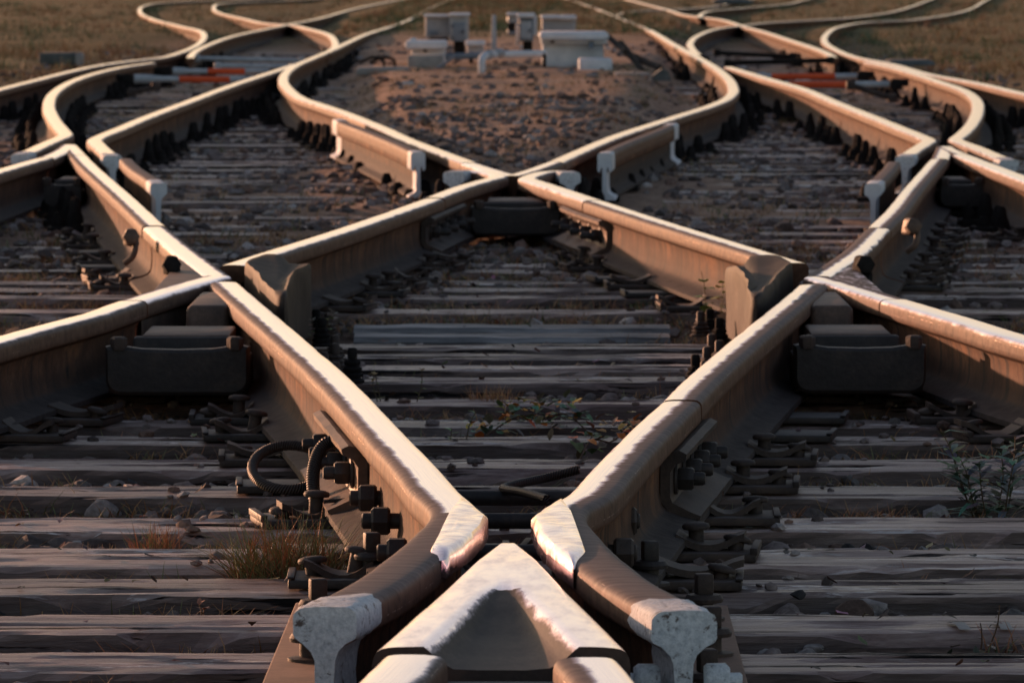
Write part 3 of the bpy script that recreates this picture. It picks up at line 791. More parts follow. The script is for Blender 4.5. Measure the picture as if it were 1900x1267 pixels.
# --- rear crossing and far rails ---------------------------------------------------
vpoint([(1030, 301), (985, 317), (954, 326)], [(872, 302), (920, 317), (950, 325.5)], 'V shaped nose of the rear crossing where two bright rails meet', M['rail_full'])
rail([(1031, 300.5), (1052, 291), (1100, 270), (1150, 250), (1205, 232), (1262, 214), (1310, 199), (1345, 185), (1360, 172), (1360, 160), (1353, 147), (1330, 127), (1300, 109), (1250, 82), (1203, 55), (1148, 33), (1086, 9), (1040, -6)], M['rail_far'], 'right hand rail from the rear crossing that swings round and runs off past the cabinets')
rail([(871, 301.5), (848, 293), (800, 275), (749, 255), (717, 240), (683, 226), (640, 209), (605, 197), (560, 182), (537, 166), (526, 150), (531, 135), (550, 121), (580, 108), (620, 91), (679, 64), (747, 42), (792, 19), (832, 1), (860, -10)], M['rail_far'], 'left hand rail from the rear crossing that swings round and runs off past the cabinets')
rail([(-120, 196), (-50, 178), (0, 165), (67, 148), (135, 131), (189, 120), (249, 112), (296, 107), (337, 96), (366, 83), (379, 68), (371, 57), (337, 49), (286, 36), (261, 24), (268, 11), (296, 6), (371, 2), (450, -1), (560, -8)], M['rail_far'], 'outer rail of the left track winding away to the top left', dz=-.0015)
rail([(2010, 196), (1950, 184), (1900, 173), (1811, 153), (1723, 137), (1657, 119), (1590, 106), (1548, 90), (1530, 76), (1535, 62), (1557, 50), (1613, 41), (1679, 38), (1723, 33), (1785, 22), (1829, 1), (1850, -10)], M['rail_far'], 'outer rail of the right track winding away to the top right', dz=-.0015)
rail([(352, 108), (362, 96), (388, 83), (430, 68), (498, 53), (543, 44), (590, 35), (656, 17), (724, 3), (790, -8)], M['rail_far'], 'switch blade left of the orange banded rods, running towards the top of the picture', fasten=True)
rail([(1549, 107), (1527, 95), (1458, 72), (1414, 58), (1383, 50), (1334, 36), (1272, 28), (1237, 18), (1197, 8), (1160, -2)], M['rail_far'], 'switch blade right of the orange banded rods, running towards the top of the picture')
rail([(606, 98), (621, 88), (621, 76), (607, 63), (566, 52), (543, 47), (498, 44), (453, 35), (407, 24), (397, 14), (412, 7), (460, 4), (540, 1), (640, -5)], M['rail_far'], 'looping far rail on the left that crosses the straight one behind the orange banded rods', dz=.001)
rail([(1296, 103), (1284, 90), (1281, 80), (1296, 66), (1334, 53), (1380, 47), (1430, 42), (1502, 38), (1568, 34), (1635, 26), (1670, 19), (1723, 1), (1740, -6)], M['rail_far'], 'looping far rail on the right that crosses the straight one behind the orange banded rods', dz=.001)
rail([(1160, 38), (1146, 31), (1157, 24), (1193, 20), (1250, 18), (1308, 14), (1370, 4), (1400, -2)], M['rail_far'], 'small distant rail loop right of the cabinets', dz=.001, fasten=False)
rail([(1299, 33), (1302, 26), (1322, 20), (1370, 16), (1458, 8), (1493, 0), (1520, -6)], M['rail_far'], 'small distant rail curving right beyond the looping far rail', dz=.001, fasten=False)

# ------------------------------------------------------------------ sleepers
ORDN = ['first', 'second', 'third', 'fourth', 'fifth', 'sixth', 'seventh', 'eighth', 'ninth', 'tenth', 'eleventh', 'twelfth', 'thirteenth', 'fourteenth', 'fifteenth', 'sixteenth', 'seventeenth', 'eighteenth', 'nineteenth', 'twentieth', 'twenty-first', 'twenty-second', 'twenty-third', 'twenty-fourth', 'twenty-fifth', 'twenty-sixth', 'twenty-seventh', 'twenty-eighth', 'twenty-ninth', 'thirtieth', 'thirty-first', 'thirty-second', 'thirty-third', 'thirty-fourth', 'thirty-fifth', 'thirty-sixth', 'thirty-seventh', 'thirty-eighth', 'thirty-ninth', 'fortieth', 'forty-first', 'forty-second', 'forty-third', 'forty-fourth', 'forty-fifth', 'forty-sixth', 'forty-seventh', 'forty-eighth', 'forty-ninth', 'fiftieth'] + ['far'] * 60
ZS = -.190
SLEEP = []
def sleeper(yb, yf, x0, x1, yaw, mat, seed, ztop=ZS):
    """timber with worn edges, split ends and a sagging grain"""
    nxs = max(30, int((x1 - x0) / .025)); wdt = yb - yf
    cs = [(-.5, -.15), (-.5, -.06), (-.498, -.012), (-.488, -.003), (-.44, -.001), (-.36, 0), (-.28, -.001), (-.2, 0), (-.12, -.001), (-.04, 0), (.04, -.001), (.12, 0), (.2, -.001), (.28, 0), (.36, -.001), (.44, -.001), (.488, -.003), (.498, -.012), (.5, -.06), (.5, -.15)]
    m = len(cs); vv = []; fs = []
    yc = (yb + yf) / 2
    for i in range(nxs + 1):
        x = x0 + (x1 - x0) * i / nxs
        k = 1.0
        for j, (a, z) in enumerate(cs):
            n1 = noise.noise(Vector((x * 3, seed * 7.1 + (0 if a < 0 else 5), 0))) * .010 + noise.noise(Vector((x * 14, seed * 3.3, j))) * .005
            edge = 1 if abs(a) > .4 else .3
            zz = z + noise.noise(Vector((x * 4, a * 7, seed))) * .003 + noise.noise(Vector((x * 25, a * 40, seed))) * .0012
            if abs(a) < .45: zz -= max(0, noise.noise(Vector((x * 2.6, a * 15, seed + 9))) - .22) * .075
            if abs(a) > .45: zz -= max(0, noise.noise(Vector((x * 7, seed, a))) - .18) * .055
            vv.append((x, yc + a * wdt + n1 * edge + (x - (x0 + x1) / 2) * math.tan(yaw), ztop + zz))
    for i in range(nxs):
        for j in range(m - 1): fs.append((i * m + j, (i + 1) * m + j, (i + 1) * m + j + 1, i * m + j + 1))
    fs.append(list(range(m))); fs.append([nxs * m + j for j in range(m)][::-1])
    mb = MB(); mb.add(vv, fs)
    return mb.build('sleeper', mat, origin=((x0 + x1) / 2, yc, ztop - .15), smooth=22)
def dy(y, h=H - ZS): return h * FPX / (y + 65)
rows = [(1212, 1250), (1141, 1179), (1073, 1107), (1017, 1055), (960, 988), (901, 925), (851, 873), (809, 825), (778, 790), (740, 752), (698, 710), (676, 687), (656, 665), (637, 646), None, (573, 579), (546, 552), (533, 539), (520, 526), (499, 504), (488, 493), (471, 475), (457, 461), (444, 448), (430, 434), (417, 420), (401, 405), (388, 392)]
adj = ['brown', 'reddish', 'cracked grey', 'split grey', 'grey white-flecked', 'pale grey', 'brown-grey', 'narrow grey', 'rough grey', 'long brown', 'pinkish brown', 'thin reddish', 'thin brown', 'thin grey']
k = 0
for i, r in enumerate(rows):
    if r is None:
        # two steel trough sleepers lying side by side
        for q, (ya, yb_) in enumerate(((600, 612), (617, 628))):
            yb, yf = dy(ya), dy(yb_); mb = MB()
            n = 40; prof = [(-.105, -.06), (-.10, -.016), (-.085, -.003), (-.03, 0), (.03, 0), (.085, -.003), (.10, -.016), (.105, -.06)]
            xw = 290 * (yb) / FPX
            path = [Vector((-xw + 2 * xw * t / n, (yb + yf) / 2, ZS + .004)) for t in range(n + 1)]
            sweep(mb, path, prof, bump=lambda q_, x, z: (0, 0, noise.noise(q_ * 8) * .004))
            o = mb.build('steel_tie_bar', M['worn_bar'], origin=(0, (yb + yf) / 2, ZS - .09)); top(o, ['rear one of the two blue-grey steel bars across the diamond', 'front one of the two blue-grey steel bars across the diamond'][q], 'steel bar', 'blue-grey steel bars across the diamond')
        SLEEP.append(dy(608)); continue
    yb, yf = dy(r[0]), dy(r[1])
    if yb - yf < .19: yf = yb - .21
    yaw = random.uniform(-.004, .004)
    wx = 1.6 + yb * .115
    mt = M['wood_red'] if i in (0, 1, 6, 9, 10, 12, 16) else M['wood']
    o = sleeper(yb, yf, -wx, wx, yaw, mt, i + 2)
    a = adj[k] if k < len(adj) else 'weathered'
    top(o, '%s timber sleeper, %s one counted up from the bottom edge of the picture' % (a, ORDN[k]), 'sleeper', 'timber sleepers')
    k += 1; SLEEP.append((yb + yf) / 2)
# farther sleepers lie under each track separately
yy_ = dy(388) + .62; cnt = 0
cl = resample(W([(40, 290), (135, 235), (240, 190), (330, 150), (400, 118), (480, 85), (560, 55), (660, 25)]), .1)
cr = resample(W([(1850, 300), (1770, 235), (1650, 185), (1560, 150), (1470, 115), (1400, 85), (1330, 55), (1260, 25)]), .1)
cml = resample(W([(430, 330), (390, 250), (430, 200), (480, 160), (530, 130)]), .1)
cmr = resample(W([(1480, 330), (1540, 250), (1480, 190), (1430, 150), (1370, 128)]), .1)
def xat(path, y):
    best = None
    for a, c in zip(path, path[1:]):
        if (a.y - y) * (c.y - y) <= 0 and abs(c.y - a.y) > 1e-6: return a.x + (c.x - a.x) * (y - a.y) / (c.y - a.y)
    return None
while yy_ < 74:
    for q, c in enumerate((cl, cr, cml, cmr)):
        x = xat(c, yy_)
        if x is None or (q > 1 and yy_ > 34): continue
        wdt = 1.3 if q < 2 else .62
        if q < 2 and 36 < yy_ < 60: wdt = 1.5
        o = sleeper(yy_ + .11, yy_ - .11, x - wdt, x + wdt, random.uniform(-.02, .02), M['wood'], cnt + 60, -.182 - .02 * random.random())
        side = ('left', 'right', 'left', 'right')[q]
        top(o, 'half-buried grey timber sleeper of the %s far track' % side, 'sleeper', 'half-buried sleepers of the %s far track' % side)
        cnt += 1
    SLEEP.append(yy_); yy_ += .62

# ------------------------------------------------------------------ rail fastenings
def fastening_proto(sd=0):
    rg = random.Random(sd)
    """ribbed base plate, a bent clip and two mushroom-headed screws on each side of the rail foot"""
    r = empty('rail_fastening', (0, 0, 0)); ORG.pop(r.name, None)
    mb = MB(); box(mb, Vector((0, 0, -.181)), (.38, .15, .014), 0, 0, .003)
    for s_ in (-1, 1):
        box(mb, Vector((s_ * .186, 0, -.171)), (.012, .15, .012 if rg.random() < .7 else .004), 0, 0, .002)
    mb.build('base_plate', M['rust' if sd % 2 else 'dark'], parent=r, local=True)
    for s_ in (-1, 1):
        if sd and rg.random() < .22: continue
        mb = MB(); n = 8; vv = []; fs = []; kx = rg.uniform(.085, .135); ky = rg.uniform(-.25, .25); kz = rg.uniform(.6, 1.5)
        for i in range(n + 1):
            t = i / n; x = .060 + kx * t
            z = -.146 - .018 * kz * sin(pi * min(1, t * 1.25)) - .012 * t + (.012 * max(0, t - .75) * 4)
            for yv in (-.045, .045): vv += [(s_ * x, yv * (1 - .25 * t) + ky * (x - .06), z), (s_ * x, yv * (1 - .25 * t) + ky * (x - .06), z - .011)]
        for i in range(n):
            a = i * 4; c = a + 4
            q4 = [(a, a + 2, c + 2, c), (a + 1, c + 1, c + 3, a + 3), (a, c, c + 1, a + 1), (a + 2, a + 3, c + 3, c + 2)]
            fs += q4 if s_ < 0 else [f[::-1] for f in q4]
        fs += [(0, 1, 3, 2), (n * 4, n * 4 + 2, n * 4 + 3, n * 4 + 1)]
        mb.add(vv, fs); mb.build('clip', M['rust'], parent=r, local=True, smooth=40)
        for xs_, zt, tl in ((.090, -.131, -.16), (.150, -.149, .07)):
            mb = MB()
            if sd and rg.random() < .04: continue
            tl += rg.uniform(-.18, .18); zt += rg.uniform(-.004, .010); yj = rg.uniform(-.03, .03)
            tm = Matrix.Rotation(tl * s_, 3, 'Y') @ Matrix.Rotation(rg.uniform(-.15, .15), 3, 'X')
            lathe(mb, (s_ * xs_, yj, zt - .052), [(.0125, 0), (.0125, .036), (.0215, .037), (.023, .0405), (.021, .0445), (.014, .047), (.004, .048)], 14, 0, 'Z', tm)
            mb.build('screw', M['rust'], parent=r, local=True, smooth=50)
    return r
def fastening_far():
    mb = MB(); box(mb, Vector((0, 0, -.176)), (.40, .16, .022), 0, 0, .003)
    for s_ in (-1, 1):
        for yv in (-.05, .05):
            lathe(mb, (s_ * .105, yv, -.168), [(.030, 0), (.026, .03), (.020, .05), (.016, .085), (.007, .10)], 8)
        lathe(mb, (s_ * .165, 0, -.168), [(.026, 0), (.022, .03), (.012, .05)], 8)
    o = mb.build('rail_fastening', M['black'], local=True, smooth=40); return o
SHORTS = {}
def _s(start, short):
    for p_, l_ in RAILS:
        if l_.startswith(start): SHORTS[l_] = short
_s('bright broad', 'bright rail left of the diamond'); _s('grey topped', 'grey rail right of the diamond')
_s('long rail from the left', 'rear left diamond rail'); _s('long rail from the right', 'rear right diamond rail')
_s('rail entering at the left', 'rail at the left edge'); _s('rail entering at the right', 'rail at the right edge')
_s('rail between the left', 'rail above the left diamond corner'); _s('rail between the right', 'rail above the right diamond corner')
_s('inner rail of the left track entering', 'inner left track rail'); _s('inner rail of the right track entering', 'inner right track rail')
_s('strongly curved rail on the left', 'curved left rail'); _s('strongly curved rail on the right', 'curved right rail')
_s('inner rail of the left track with', 'left rail with white wing end'); _s('inner rail of the right track with', 'right rail with white wing end')
_s('right hand rail', 'rail right of the cabinets'); _s('left hand rail', 'rail left of the cabinets')
_s('outer rail of the left', 'outer left track rail'); _s('outer rail of the right', 'outer right track rail')
_s('switch blade left', 'left switch blade'); _s('switch blade right', 'right switch blade')
_s('looping far rail on the left', 'left looping rail'); _s('looping far rail on the right', 'right looping rail')
near_ps = [fastening_proto(q_) for q_ in range(6)]; M['_n'] = None; far_p = fastening_far()
used = {'f': False}; used.update({'n%d' % q_: False for q_ in range(6)})
def SHORT_OF(lab):
    return SHORTS.get(lab, lab.split(',')[0])
def place(proto, key, loc, rz):
    if not used[key]:
        used[key] = True; o = proto
    else:
        o = proto.copy(); col.objects.link(o)
        for ch in proto.children:
            c = ch.copy(); col.objects.link(c); c.parent = o
    o.location = loc; o.rotation_euler = (0, 0, rz); return o
SHORT = {}
cands = []
spots = []
for path, lab in RAILS:
    cnt = 0
    for y in sorted(SLEEP):
        for a, c in zip(path, path[1:]):
            if (a.y - y) * (c.y - y) <= 0 and abs(c.y - a.y) > 1e-6:
                x = a.x + (c.x - a.x) * (y - a.y) / (c.y - a.y); break
        else: continue
        if y > 60 or abs(x) > y * .0864 + .12: continue
        if any((abs(x - sx) < .17 and abs(y - sy) < .1) for sx, sy in spots): continue
        if y < 8.75 and abs(x) < .30: continue
        if y > 21 and random.random() < .38: continue
        spots.append((x, y))
        s_ = 1 if c.y > a.y else -1
        rz = max(-.5, min(.5, -atan2((c.x - a.x) * s_, abs(c.y - a.y))))
        cnt += 1
        cands.append((y, x, rz, lab, cnt))
cands.sort()
rest = MB(); fd = far_p.data
for q, (y, x, rz, lab, cnt) in enumerate(cands):
    if q >= 285:
        m4 = Matrix.Translation((x, y, 0)) @ Matrix.Rotation(rz, 4, 'Z')
        rest.add([m4 @ v_.co for v_ in fd.vertices], [list(p.vertices) for p in fd.polygons]); continue
    isn = y < 21
    kq = q if q < 6 else random.randrange(6)
    o = place(near_ps[kq] if isn else far_p, 'n%d' % kq if isn else 'f', (x, y, random.uniform(-.002, .002)), rz + random.uniform(-.09, .09))
    if not isn: k_ = random.uniform(.7, 1.15); o.scale = (1, random.uniform(.6, 1.3), k_); o.location.z = -.168 * (1 - k_)
    if isn: top(o, 'rusty screwed fastening, %s from camera on the %s' % (ORDN[cnt - 1], SHORT_OF(lab)), 'rail fastening', 'screwed rail fastenings')
    else: top(o, 'small black fastening under the %s' % SHORT_OF(lab), 'rail fastening', 'black fastenings under the %s' % SHORT_OF(lab))
if rest.v:
    o = rest.build('distant_fastenings', M['black'], smooth=40); top(o, 'dark row of distant fastenings under the far rails', 'fastenings', kind='stuff')
# ------------------------------------------------------------------ ballast, weeds, litter
rnd = random.Random(11)
def rock_proto(seed, sub):
    bm = bmesh.new(); bmesh.ops.create_icosphere(bm, subdivisions=sub, radius=1)
    r_ = random.Random(seed)
    pl = [(Vector((r_.uniform(-1, 1), r_.uniform(-1, 1), r_.uniform(-1, 1))).normalized(), r_.uniform(.55, .85)) for _ in range(9)]
    for v_ in bm.verts:
        for n_, d_ in pl:
            k = v_.co.dot(n_)
            if k > d_: v_.co -= n_ * (k - d_)
        v_.co += noise.noise_vector(v_.co * 1.7 + Vector((seed, 0, 0))) * .12
    bm.verts.index_update(); r = ([v_.co.copy() for v_ in bm.verts], [[v_.index for v_ in f.verts] for f in bm.faces]); bm.free(); return r
ROCK2 = [rock_proto(i, 2) for i in range(6)]; ROCK1 = [rock_proto(i + 20, 1) for i in range(8)]
def stone_col():
    t = rnd.random(); k = rnd.uniform(.6, 1.9)
    c = (.145, .115, .105) if t < .5 else (.20, .175, .165) if t < .75 else (.175, .115, .09) if t < .93 else (.34, .31, .29)
    return tuple(a * k for a in c)
def add_rock(mb, loc, size, protos):
    vs, fs = rnd.choice(protos)
    m3 = Matrix.Rotation(rnd.uniform(0, 6.28), 3, 'Z') @ Matrix.Rotation(rnd.uniform(-.5, .5), 3, 'X')
    sx, sy, sz = size * rnd.uniform(.8, 1.5), size * rnd.uniform(.7, 1.1), size * rnd.uniform(.45, .8)
    c = stone_col(); L = Vector(loc)
    mb.add([L + m3 @ Vector((p.x * sx, p.y * sy, p.z * sz)) for p in vs], fs, 0, None, [c] * len(vs))
SPANS = [(s - .13, s + .13) for s in SLEEP]
def on_sleeper(y): return any(a < y < b_ for a, b_ in SPANS)
def visible(x, y, m=.1): return abs(x) < y * .0864 + m
st = MB()
for _ in range(9000):                                    # near gaps
    y = rnd.uniform(7.3, 14); x = rnd.uniform(-1.4, 1.4)
    if on_sleeper(y) or not visible(x, y) or (abs(x) < .34 and y < 9): continue
    s = rnd.uniform(.008, .020) if rnd.random() < .8 else rnd.uniform(.02, .034)
    if noise.noise(Vector((x * 1.6, y * 2.0, 4))) < -.18: continue
    add_rock(st, (x, y, ground_z(x, y) + s * .2), s, ROCK2)
for _ in range(17000):                                   # farther, between and over the sleepers
    y = 13.5 + 24 * rnd.random() ** 1.25; x = rnd.uniform(-3.4, 3.4)
    if not visible(x, y, .2): continue
    osl = on_sleeper(y)
    if y < 17.8 and (osl or rnd.random() < .75): continue
    n_ = noise.noise(Vector((x * 1.1, y * .9, 7)))
    if osl and (n_ < .10 or y < 18.6): continue
    if y > 19 and n_ < -.28: continue
    s = rnd.uniform(.014, .036)
    z = max(ground_z(x, y), ZS - .002 if osl else -9)
    add_rock(st, (x, y, z + s * .22), s, ROCK1)
for _ in range(4200):                                    # island beyond the rear crossing
    y = 21.8 + 17 * rnd.random() ** 1.6; h = inner_half(y); x = rnd.uniform(-h, h)
    if abs(x) > h - .03: continue
    s = rnd.uniform(.006, .021) * (1.1 if y < 25 else .8)
    if (noise.noise(Vector((x * 1.5, y * .7, 17))) < .0 and y > 24.5) or rnd.random() < (y - 25) / 5: continue
    add_rock(st, (x, y, ground_z(x, y) + s * .2), s, ROCK1)
for _ in range(1500):
    y = rnd.uniform(34, 62); x = rnd.uniform(-4.2, 4.2)
    s = rnd.uniform(.02, .045); add_rock(st, (x, y, ground_z(x, y) + s * .2), s, ROCK1)
for path, lab in RAILS:                                   # rubble along the rail feet
    for a_, c_ in zip(path, path[1:]):
        if not (8.9 < a_.y < 20): continue
        for _k in range(3):
            q = a_.lerp(c_, rnd.random()); off = rnd.choice((-1, 1)) * (.10 + .22 * rnd.random() ** 1.5); x, y = q.x + off, q.y
            if not visible(x, y): continue
            osl = on_sleeper(y); s = rnd.uniform(.006, .018)
            if osl and rnd.random() < .45: continue
            add_rock(st, (x, y, (ZS if osl else ground_z(x, y)) + s * .2), s, ROCK1)
o = st.build('ballast_stones', M['stone'], origin=(0, 20, -.25), smooth=32)
top(o, 'loose brown and grey ballast stones between the sleepers', 'ballast', kind='stuff')

def lerp3(a, c, t): return tuple(p + (q - p) * t for p, q in zip(a, c))
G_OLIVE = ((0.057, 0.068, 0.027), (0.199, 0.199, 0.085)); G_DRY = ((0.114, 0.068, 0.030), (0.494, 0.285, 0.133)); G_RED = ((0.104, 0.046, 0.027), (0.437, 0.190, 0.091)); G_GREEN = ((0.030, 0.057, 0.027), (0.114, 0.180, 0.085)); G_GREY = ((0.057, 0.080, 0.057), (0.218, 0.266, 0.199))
def blade(mb, base, h, lean, wdt, cols, seg=3, droop=.3):
    az = rnd.uniform(0, 6.28); d = Vector((cos(az), sin(az), 0)); side = Vector((-d.y, d.x, 0)) if rnd.random() < .5 else Vector((1, 0, 0))
    vv = []; tt = []
    k = rnd.uniform(.6, 1.3)
    for i in range(seg + 1):
        t = i / seg
        p = Vector(base) + d * (lean * h * t ** 1.6) + Vector((0, 0, h * (t - droop * t * t * lean)))
        ww = wdt * (1 - t * .92)
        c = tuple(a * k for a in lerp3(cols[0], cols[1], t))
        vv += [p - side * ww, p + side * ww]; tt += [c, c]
    fs = [(2 * i, 2 * i + 1, 2 * i + 3, 2 * i + 2) for i in range(seg)]
    mb.add(vv, fs, 0, None, tt)
def leaf(mb, base, d, L, wd, c, curl=.25):
    d = Vector(d).normalized(); s = d.cross(Vector((0, 0, 1)))
    s = s.normalized() if s.length > .01 else Vector((1, 0, 0)); n_ = s.cross(d)
    B = Vector(base); vv = [B, B + d * L * .3 + s * wd * .42 + n_ * wd * .12, B + d * L * .68 + s * wd * .40 - n_ * L * curl * .4, B + d * L - n_ * L * curl, B + d * L * .68 - s * wd * .40 - n_ * L * curl * .4, B + d * L * .3 - s * wd * .42 + n_ * wd * .12, B + d * L * .35, B + d * L * .7 - n_ * L * curl * .45]
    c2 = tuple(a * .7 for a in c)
    mb.add(vv, [(0, 1, 6), (1, 2, 7, 6), (2, 3, 7), (3, 4, 7), (4, 5, 6, 7), (5, 0, 6)], 0, None, [c2, c, c, c, c, c, c2, c2])
def tuft(px, py, z, n, h, spread, cols, label, cat='grass tuft', lean=(.1, .9), wd=.0016, group=None, mix=None):
    p = P(px, py, ZS); p.z = z
    mb = MB()
    for _ in range(n):
        a = rnd.uniform(0, 6.28); r_ = spread * sqrt(rnd.random())
        cc = mix if mix and rnd.random() < .35 else cols
        blade(mb, (p.x + r_ * cos(a), p.y + r_ * sin(a) * .8, z - .01), h * rnd.uniform(.45, 1.1), rnd.uniform(*lean), wd * rnd.uniform(.6, 1.3), cc)
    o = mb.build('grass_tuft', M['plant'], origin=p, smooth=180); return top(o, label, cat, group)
ZG = -.225
tuft(535, 1060, ZG, 900, .145, .085, G_OLIVE, 'large bushy olive grass tuft left of the left wing rail', mix=G_RED, lean=(.1, 1.3))
tuft(290, 1012, ZG, 260, .085, .040, G_RED, 'upright russet grass tuft between the sleepers at lower left', mix=G_OLIVE, lean=(.05, .7))
tuft(400, 1012, ZG, 170, .060, .035, G_OLIVE, 'small olive grass tuft between the russet tuft and the large bushy one', mix=G_DRY)
tuft(180, 1012, ZG, 180, .050, .045, G_DRY, 'low yellowish grass tuft left of the russet tuft')
tuft(620, 1040, ZG, 130, .085, .06, G_DRY, 'brownish grass tuft right beside the left wing rail', mix=G_OLIVE, lean=(.2, 1.3))
tuft(915, 741, ZG + .01, 240, .070, .055, G_DRY, 'dry straw coloured grass tuft in the dark gap in the middle of the diamond', mix=G_RED, lean=(.1, .8))
tuft(1080, 500, -.215, 150, .085, .10, G_DRY, 'tall dry grass tuft near the far end of the diamond', mix=G_OLIVE, lean=(.05, .9))
tuft(1205, 552, -.215, 170, .045, .10, G_GREEN, 'dark green grass cushion left of the right guard block', lean=(.2, 1.2))
tuft(1450, 925, ZG, 80, .040, .06, G_RED, 'low russet grass tuft beside the fastenings at lower right', lean=(.3, 1.4))
tuft(1620, 938, ZG, 120, .050, .075, G_RED, 'low russet grass tuft in the gap left of the tall weed', lean=(.3, 1.4))
tuft(1760, 1005, ZG, 90, .030, .10, G_RED, 'flat russet grass patch below the tall weed', lean=(.5, 1.6))
tuft(1540, 1212, ZG - .005, 40, .055, .08, G_RED, 'sparse thin grass in the lowest dark gap at right', lean=(.2, 1.0), wd=.0010)
tuft(170, 1215, ZG - .005, 26, .050, .06, G_OLIVE, 'sparse thin grass in the lowest dark gap at left', lean=(.2, 1.0), wd=.0010)
tuft(420, 893, ZG, 60, .035, .05, G_DRY, 'small dry tuft left of the wire rope loop', lean=(.3, 1.3))
tuft(860, 930, ZG, 50, .035, .04, G_OLIVE, 'small dark tuft between the wing rails near the rusty rope', lean=(.1, .7))
tuft(1010, 905, ZG, 30, .045, .05, G_OLIVE, 'thin grass blades behind the rusty rope', lean=(.1, .7))
tuft(1500, 478, -.20, 140, .05, .12, G_DRY, 'dry grass tuft behind the right corner of the diamond', mix=G_OLIVE)
tuft(1430, 415, -.20, 150, .045, .16, G_GREY, 'pale green grass patch in the right track before the check rail', lean=(.3, 1.3))
tuft(1380, 432, -.20, 120, .04, .16, G_DRY, 'dry grass patch in the right track beside the pale green one', lean=(.3, 1.3))
def weed(px, py, z, h, stems, leaves, L, wd, cols, label, name='weed', spread=.02, flower=None, up=.5, lean=.25):
    p = P(px, py, ZS); p.z = z; e = empty(name, p); top(e, label, 'weed')
    ms = MB(); ml = MB(); mf = MB()
    for s_ in range(stems):
        az = rnd.uniform(0, 6.28); q = p + Vector((spread * cos(az), spread * sin(az), -.01)); d = Vector((cos(az) * lean, sin(az) * lean, 1)).normalized()
        hh = h * rnd.uniform(.65, 1.05); pts = [q + d * hh * t + Vector((0, 0, 0)) + noise.noise_vector(Vector((s_, t * 2, px))) * .012 * t for t in [i / 6 for i in range(7)]]
        k0 = len(ms.v); tube(ms, pts, .0016, 5, rf=lambda t: 1.1 - .6 * t); ms.tint += [lerp3(cols[0], (.12, .07, .04), .5)] * (len(ms.v) - k0)
        for i in range(leaves):
            t = .12 + .88 * i / leaves; j = min(5, int(t * 6)); b_ = pts[j].lerp(pts[j + 1], t * 6 - j)
            a2 = i * 2.4 + rnd.uniform(-.4, .4); dd = Vector((cos(a2), sin(a2), rnd.uniform(up - .4, up + .3)))
            leaf(ml, b_, dd, L * rnd.uniform(.6, 1.15) * (1.1 - .45 * t), wd * rnd.uniform(.7, 1.2), tuple(min(.6, c * rnd.uniform(1.0, 2.1)) for c in (cols[1] if rnd.random() < .8 else cols[-1])), rnd.uniform(.05, .5))
        if flower:
            for _ in range(4): leaf(mf, pts[-1], (rnd.uniform(-1, 1), rnd.uniform(-1, 1), rnd.uniform(.2, 1)), .012, .008, flower)
    ms.build('stem', M['plant'], parent=e, smooth=60); ml.build('leaves', M['plant'], parent=e, smooth=180)
    if mf.v: mf.build('flower', M['plant'], parent=e)
    return e
weed(1845, 938, ZG, .19, 7, 22, .070, .017, ((.02, .03, .02), (.075, .10, .075), (.10, .12, .08)), 'tall grey-green weed with narrow leaves at the right edge', spread=.03, lean=.35)
weed(1815, 848, ZG, .055, 5, 10, .045, .014, ((.02, .04, .02), (.12, .17, .09)), 'small pale green rosette above the tall grey-green weed', spread=.02, lean=.8)
weed(735, 745, ZG, .115, 3, 8, .022, .014, ((.03, .04, .02), (.10, .10, .05), (.30, .19, .06)), 'thin flowering weed with yellow tufts inside the left rail', spread=.035, flower=(.34, .24, .12))
weed(845, 815, ZG, .105, 2, 10, .028, .013, ((.03, .05, .03), (.13, .17, .11)), 'single upright pale green weed in the middle of the diamond', spread=.012)
weed(1318, 600, -.215, .22, 3, 7, .055, .040, ((.04, .04, .02), (.19, .19, .06), (.30, .26, .09)), 'yellow-green broad leaved plant beside the right guard block', name='leafy_plant', spread=.03, lean=.45)
weed(588, 640, -.215, .15, 3, 8, .022, .016, ((.03, .03, .02), (.14, .14, .06), (.38, .33, .27)), 'thin weed with pale flowers against the left guard block', spread=.02, flower=(.5, .44, .36))
weed(790, 545, -.215, .04, 4, 6, .035, .016, ((.03, .04, .02), (.17, .19, .12)), 'low pale leaved weed by the fastenings left in the diamond', spread=.05, lean=.9)
weed(250, 1150, ZG, .035, 4, 6, .040, .014, ((.03, .04, .03), (.13, .15, .12)), 'small grey-green rosette in the dark gap at lower left', spread=.02, lean=1.0)
weed(395, 1125, ZG - .01, .075, 2, 8, .012, .007, ((.04, .03, .02), (.10, .07, .05)), 'dark seeded stalk in front of the sleepers at lower left', spread=.008, flower=(.26, .13, .09))
weed(1088, 1140, ZG, .04, 2, 5, .02, .01, ((.03, .04, .02), (.12, .13, .07)), 'little weed beside the base plate', spread=.01) if False else None
weed(1625, 1142, ZG, .055, 2, 6, .013, .008, ((.03, .03, .02), (.13, .12, .06)), 'thin yellowish weed in the dark gap at lower right', spread=.01)
weed(1820, 1182, ZG + .01, .085, 2, 8, .014, .006, ((.04, .025, .02), (.08, .05, .04)), 'brown seeded stalk between the two metal tags', spread=.008)
weed(335, 812, ZG, .085, 3, 8, .022, .012, ((.06, .05, .03), (.20, .17, .10)), 'dry twiggy weed in front of the big dark casting on the left', spread=.03, lean=.6)
weed(1500, 1000 - 130, ZG, .05, 2, 5, .03, .006, ((.04, .03, .02), (.10, .08, .05)), 'thin drooping weed by the right fastenings', spread=.01, lean=.8)
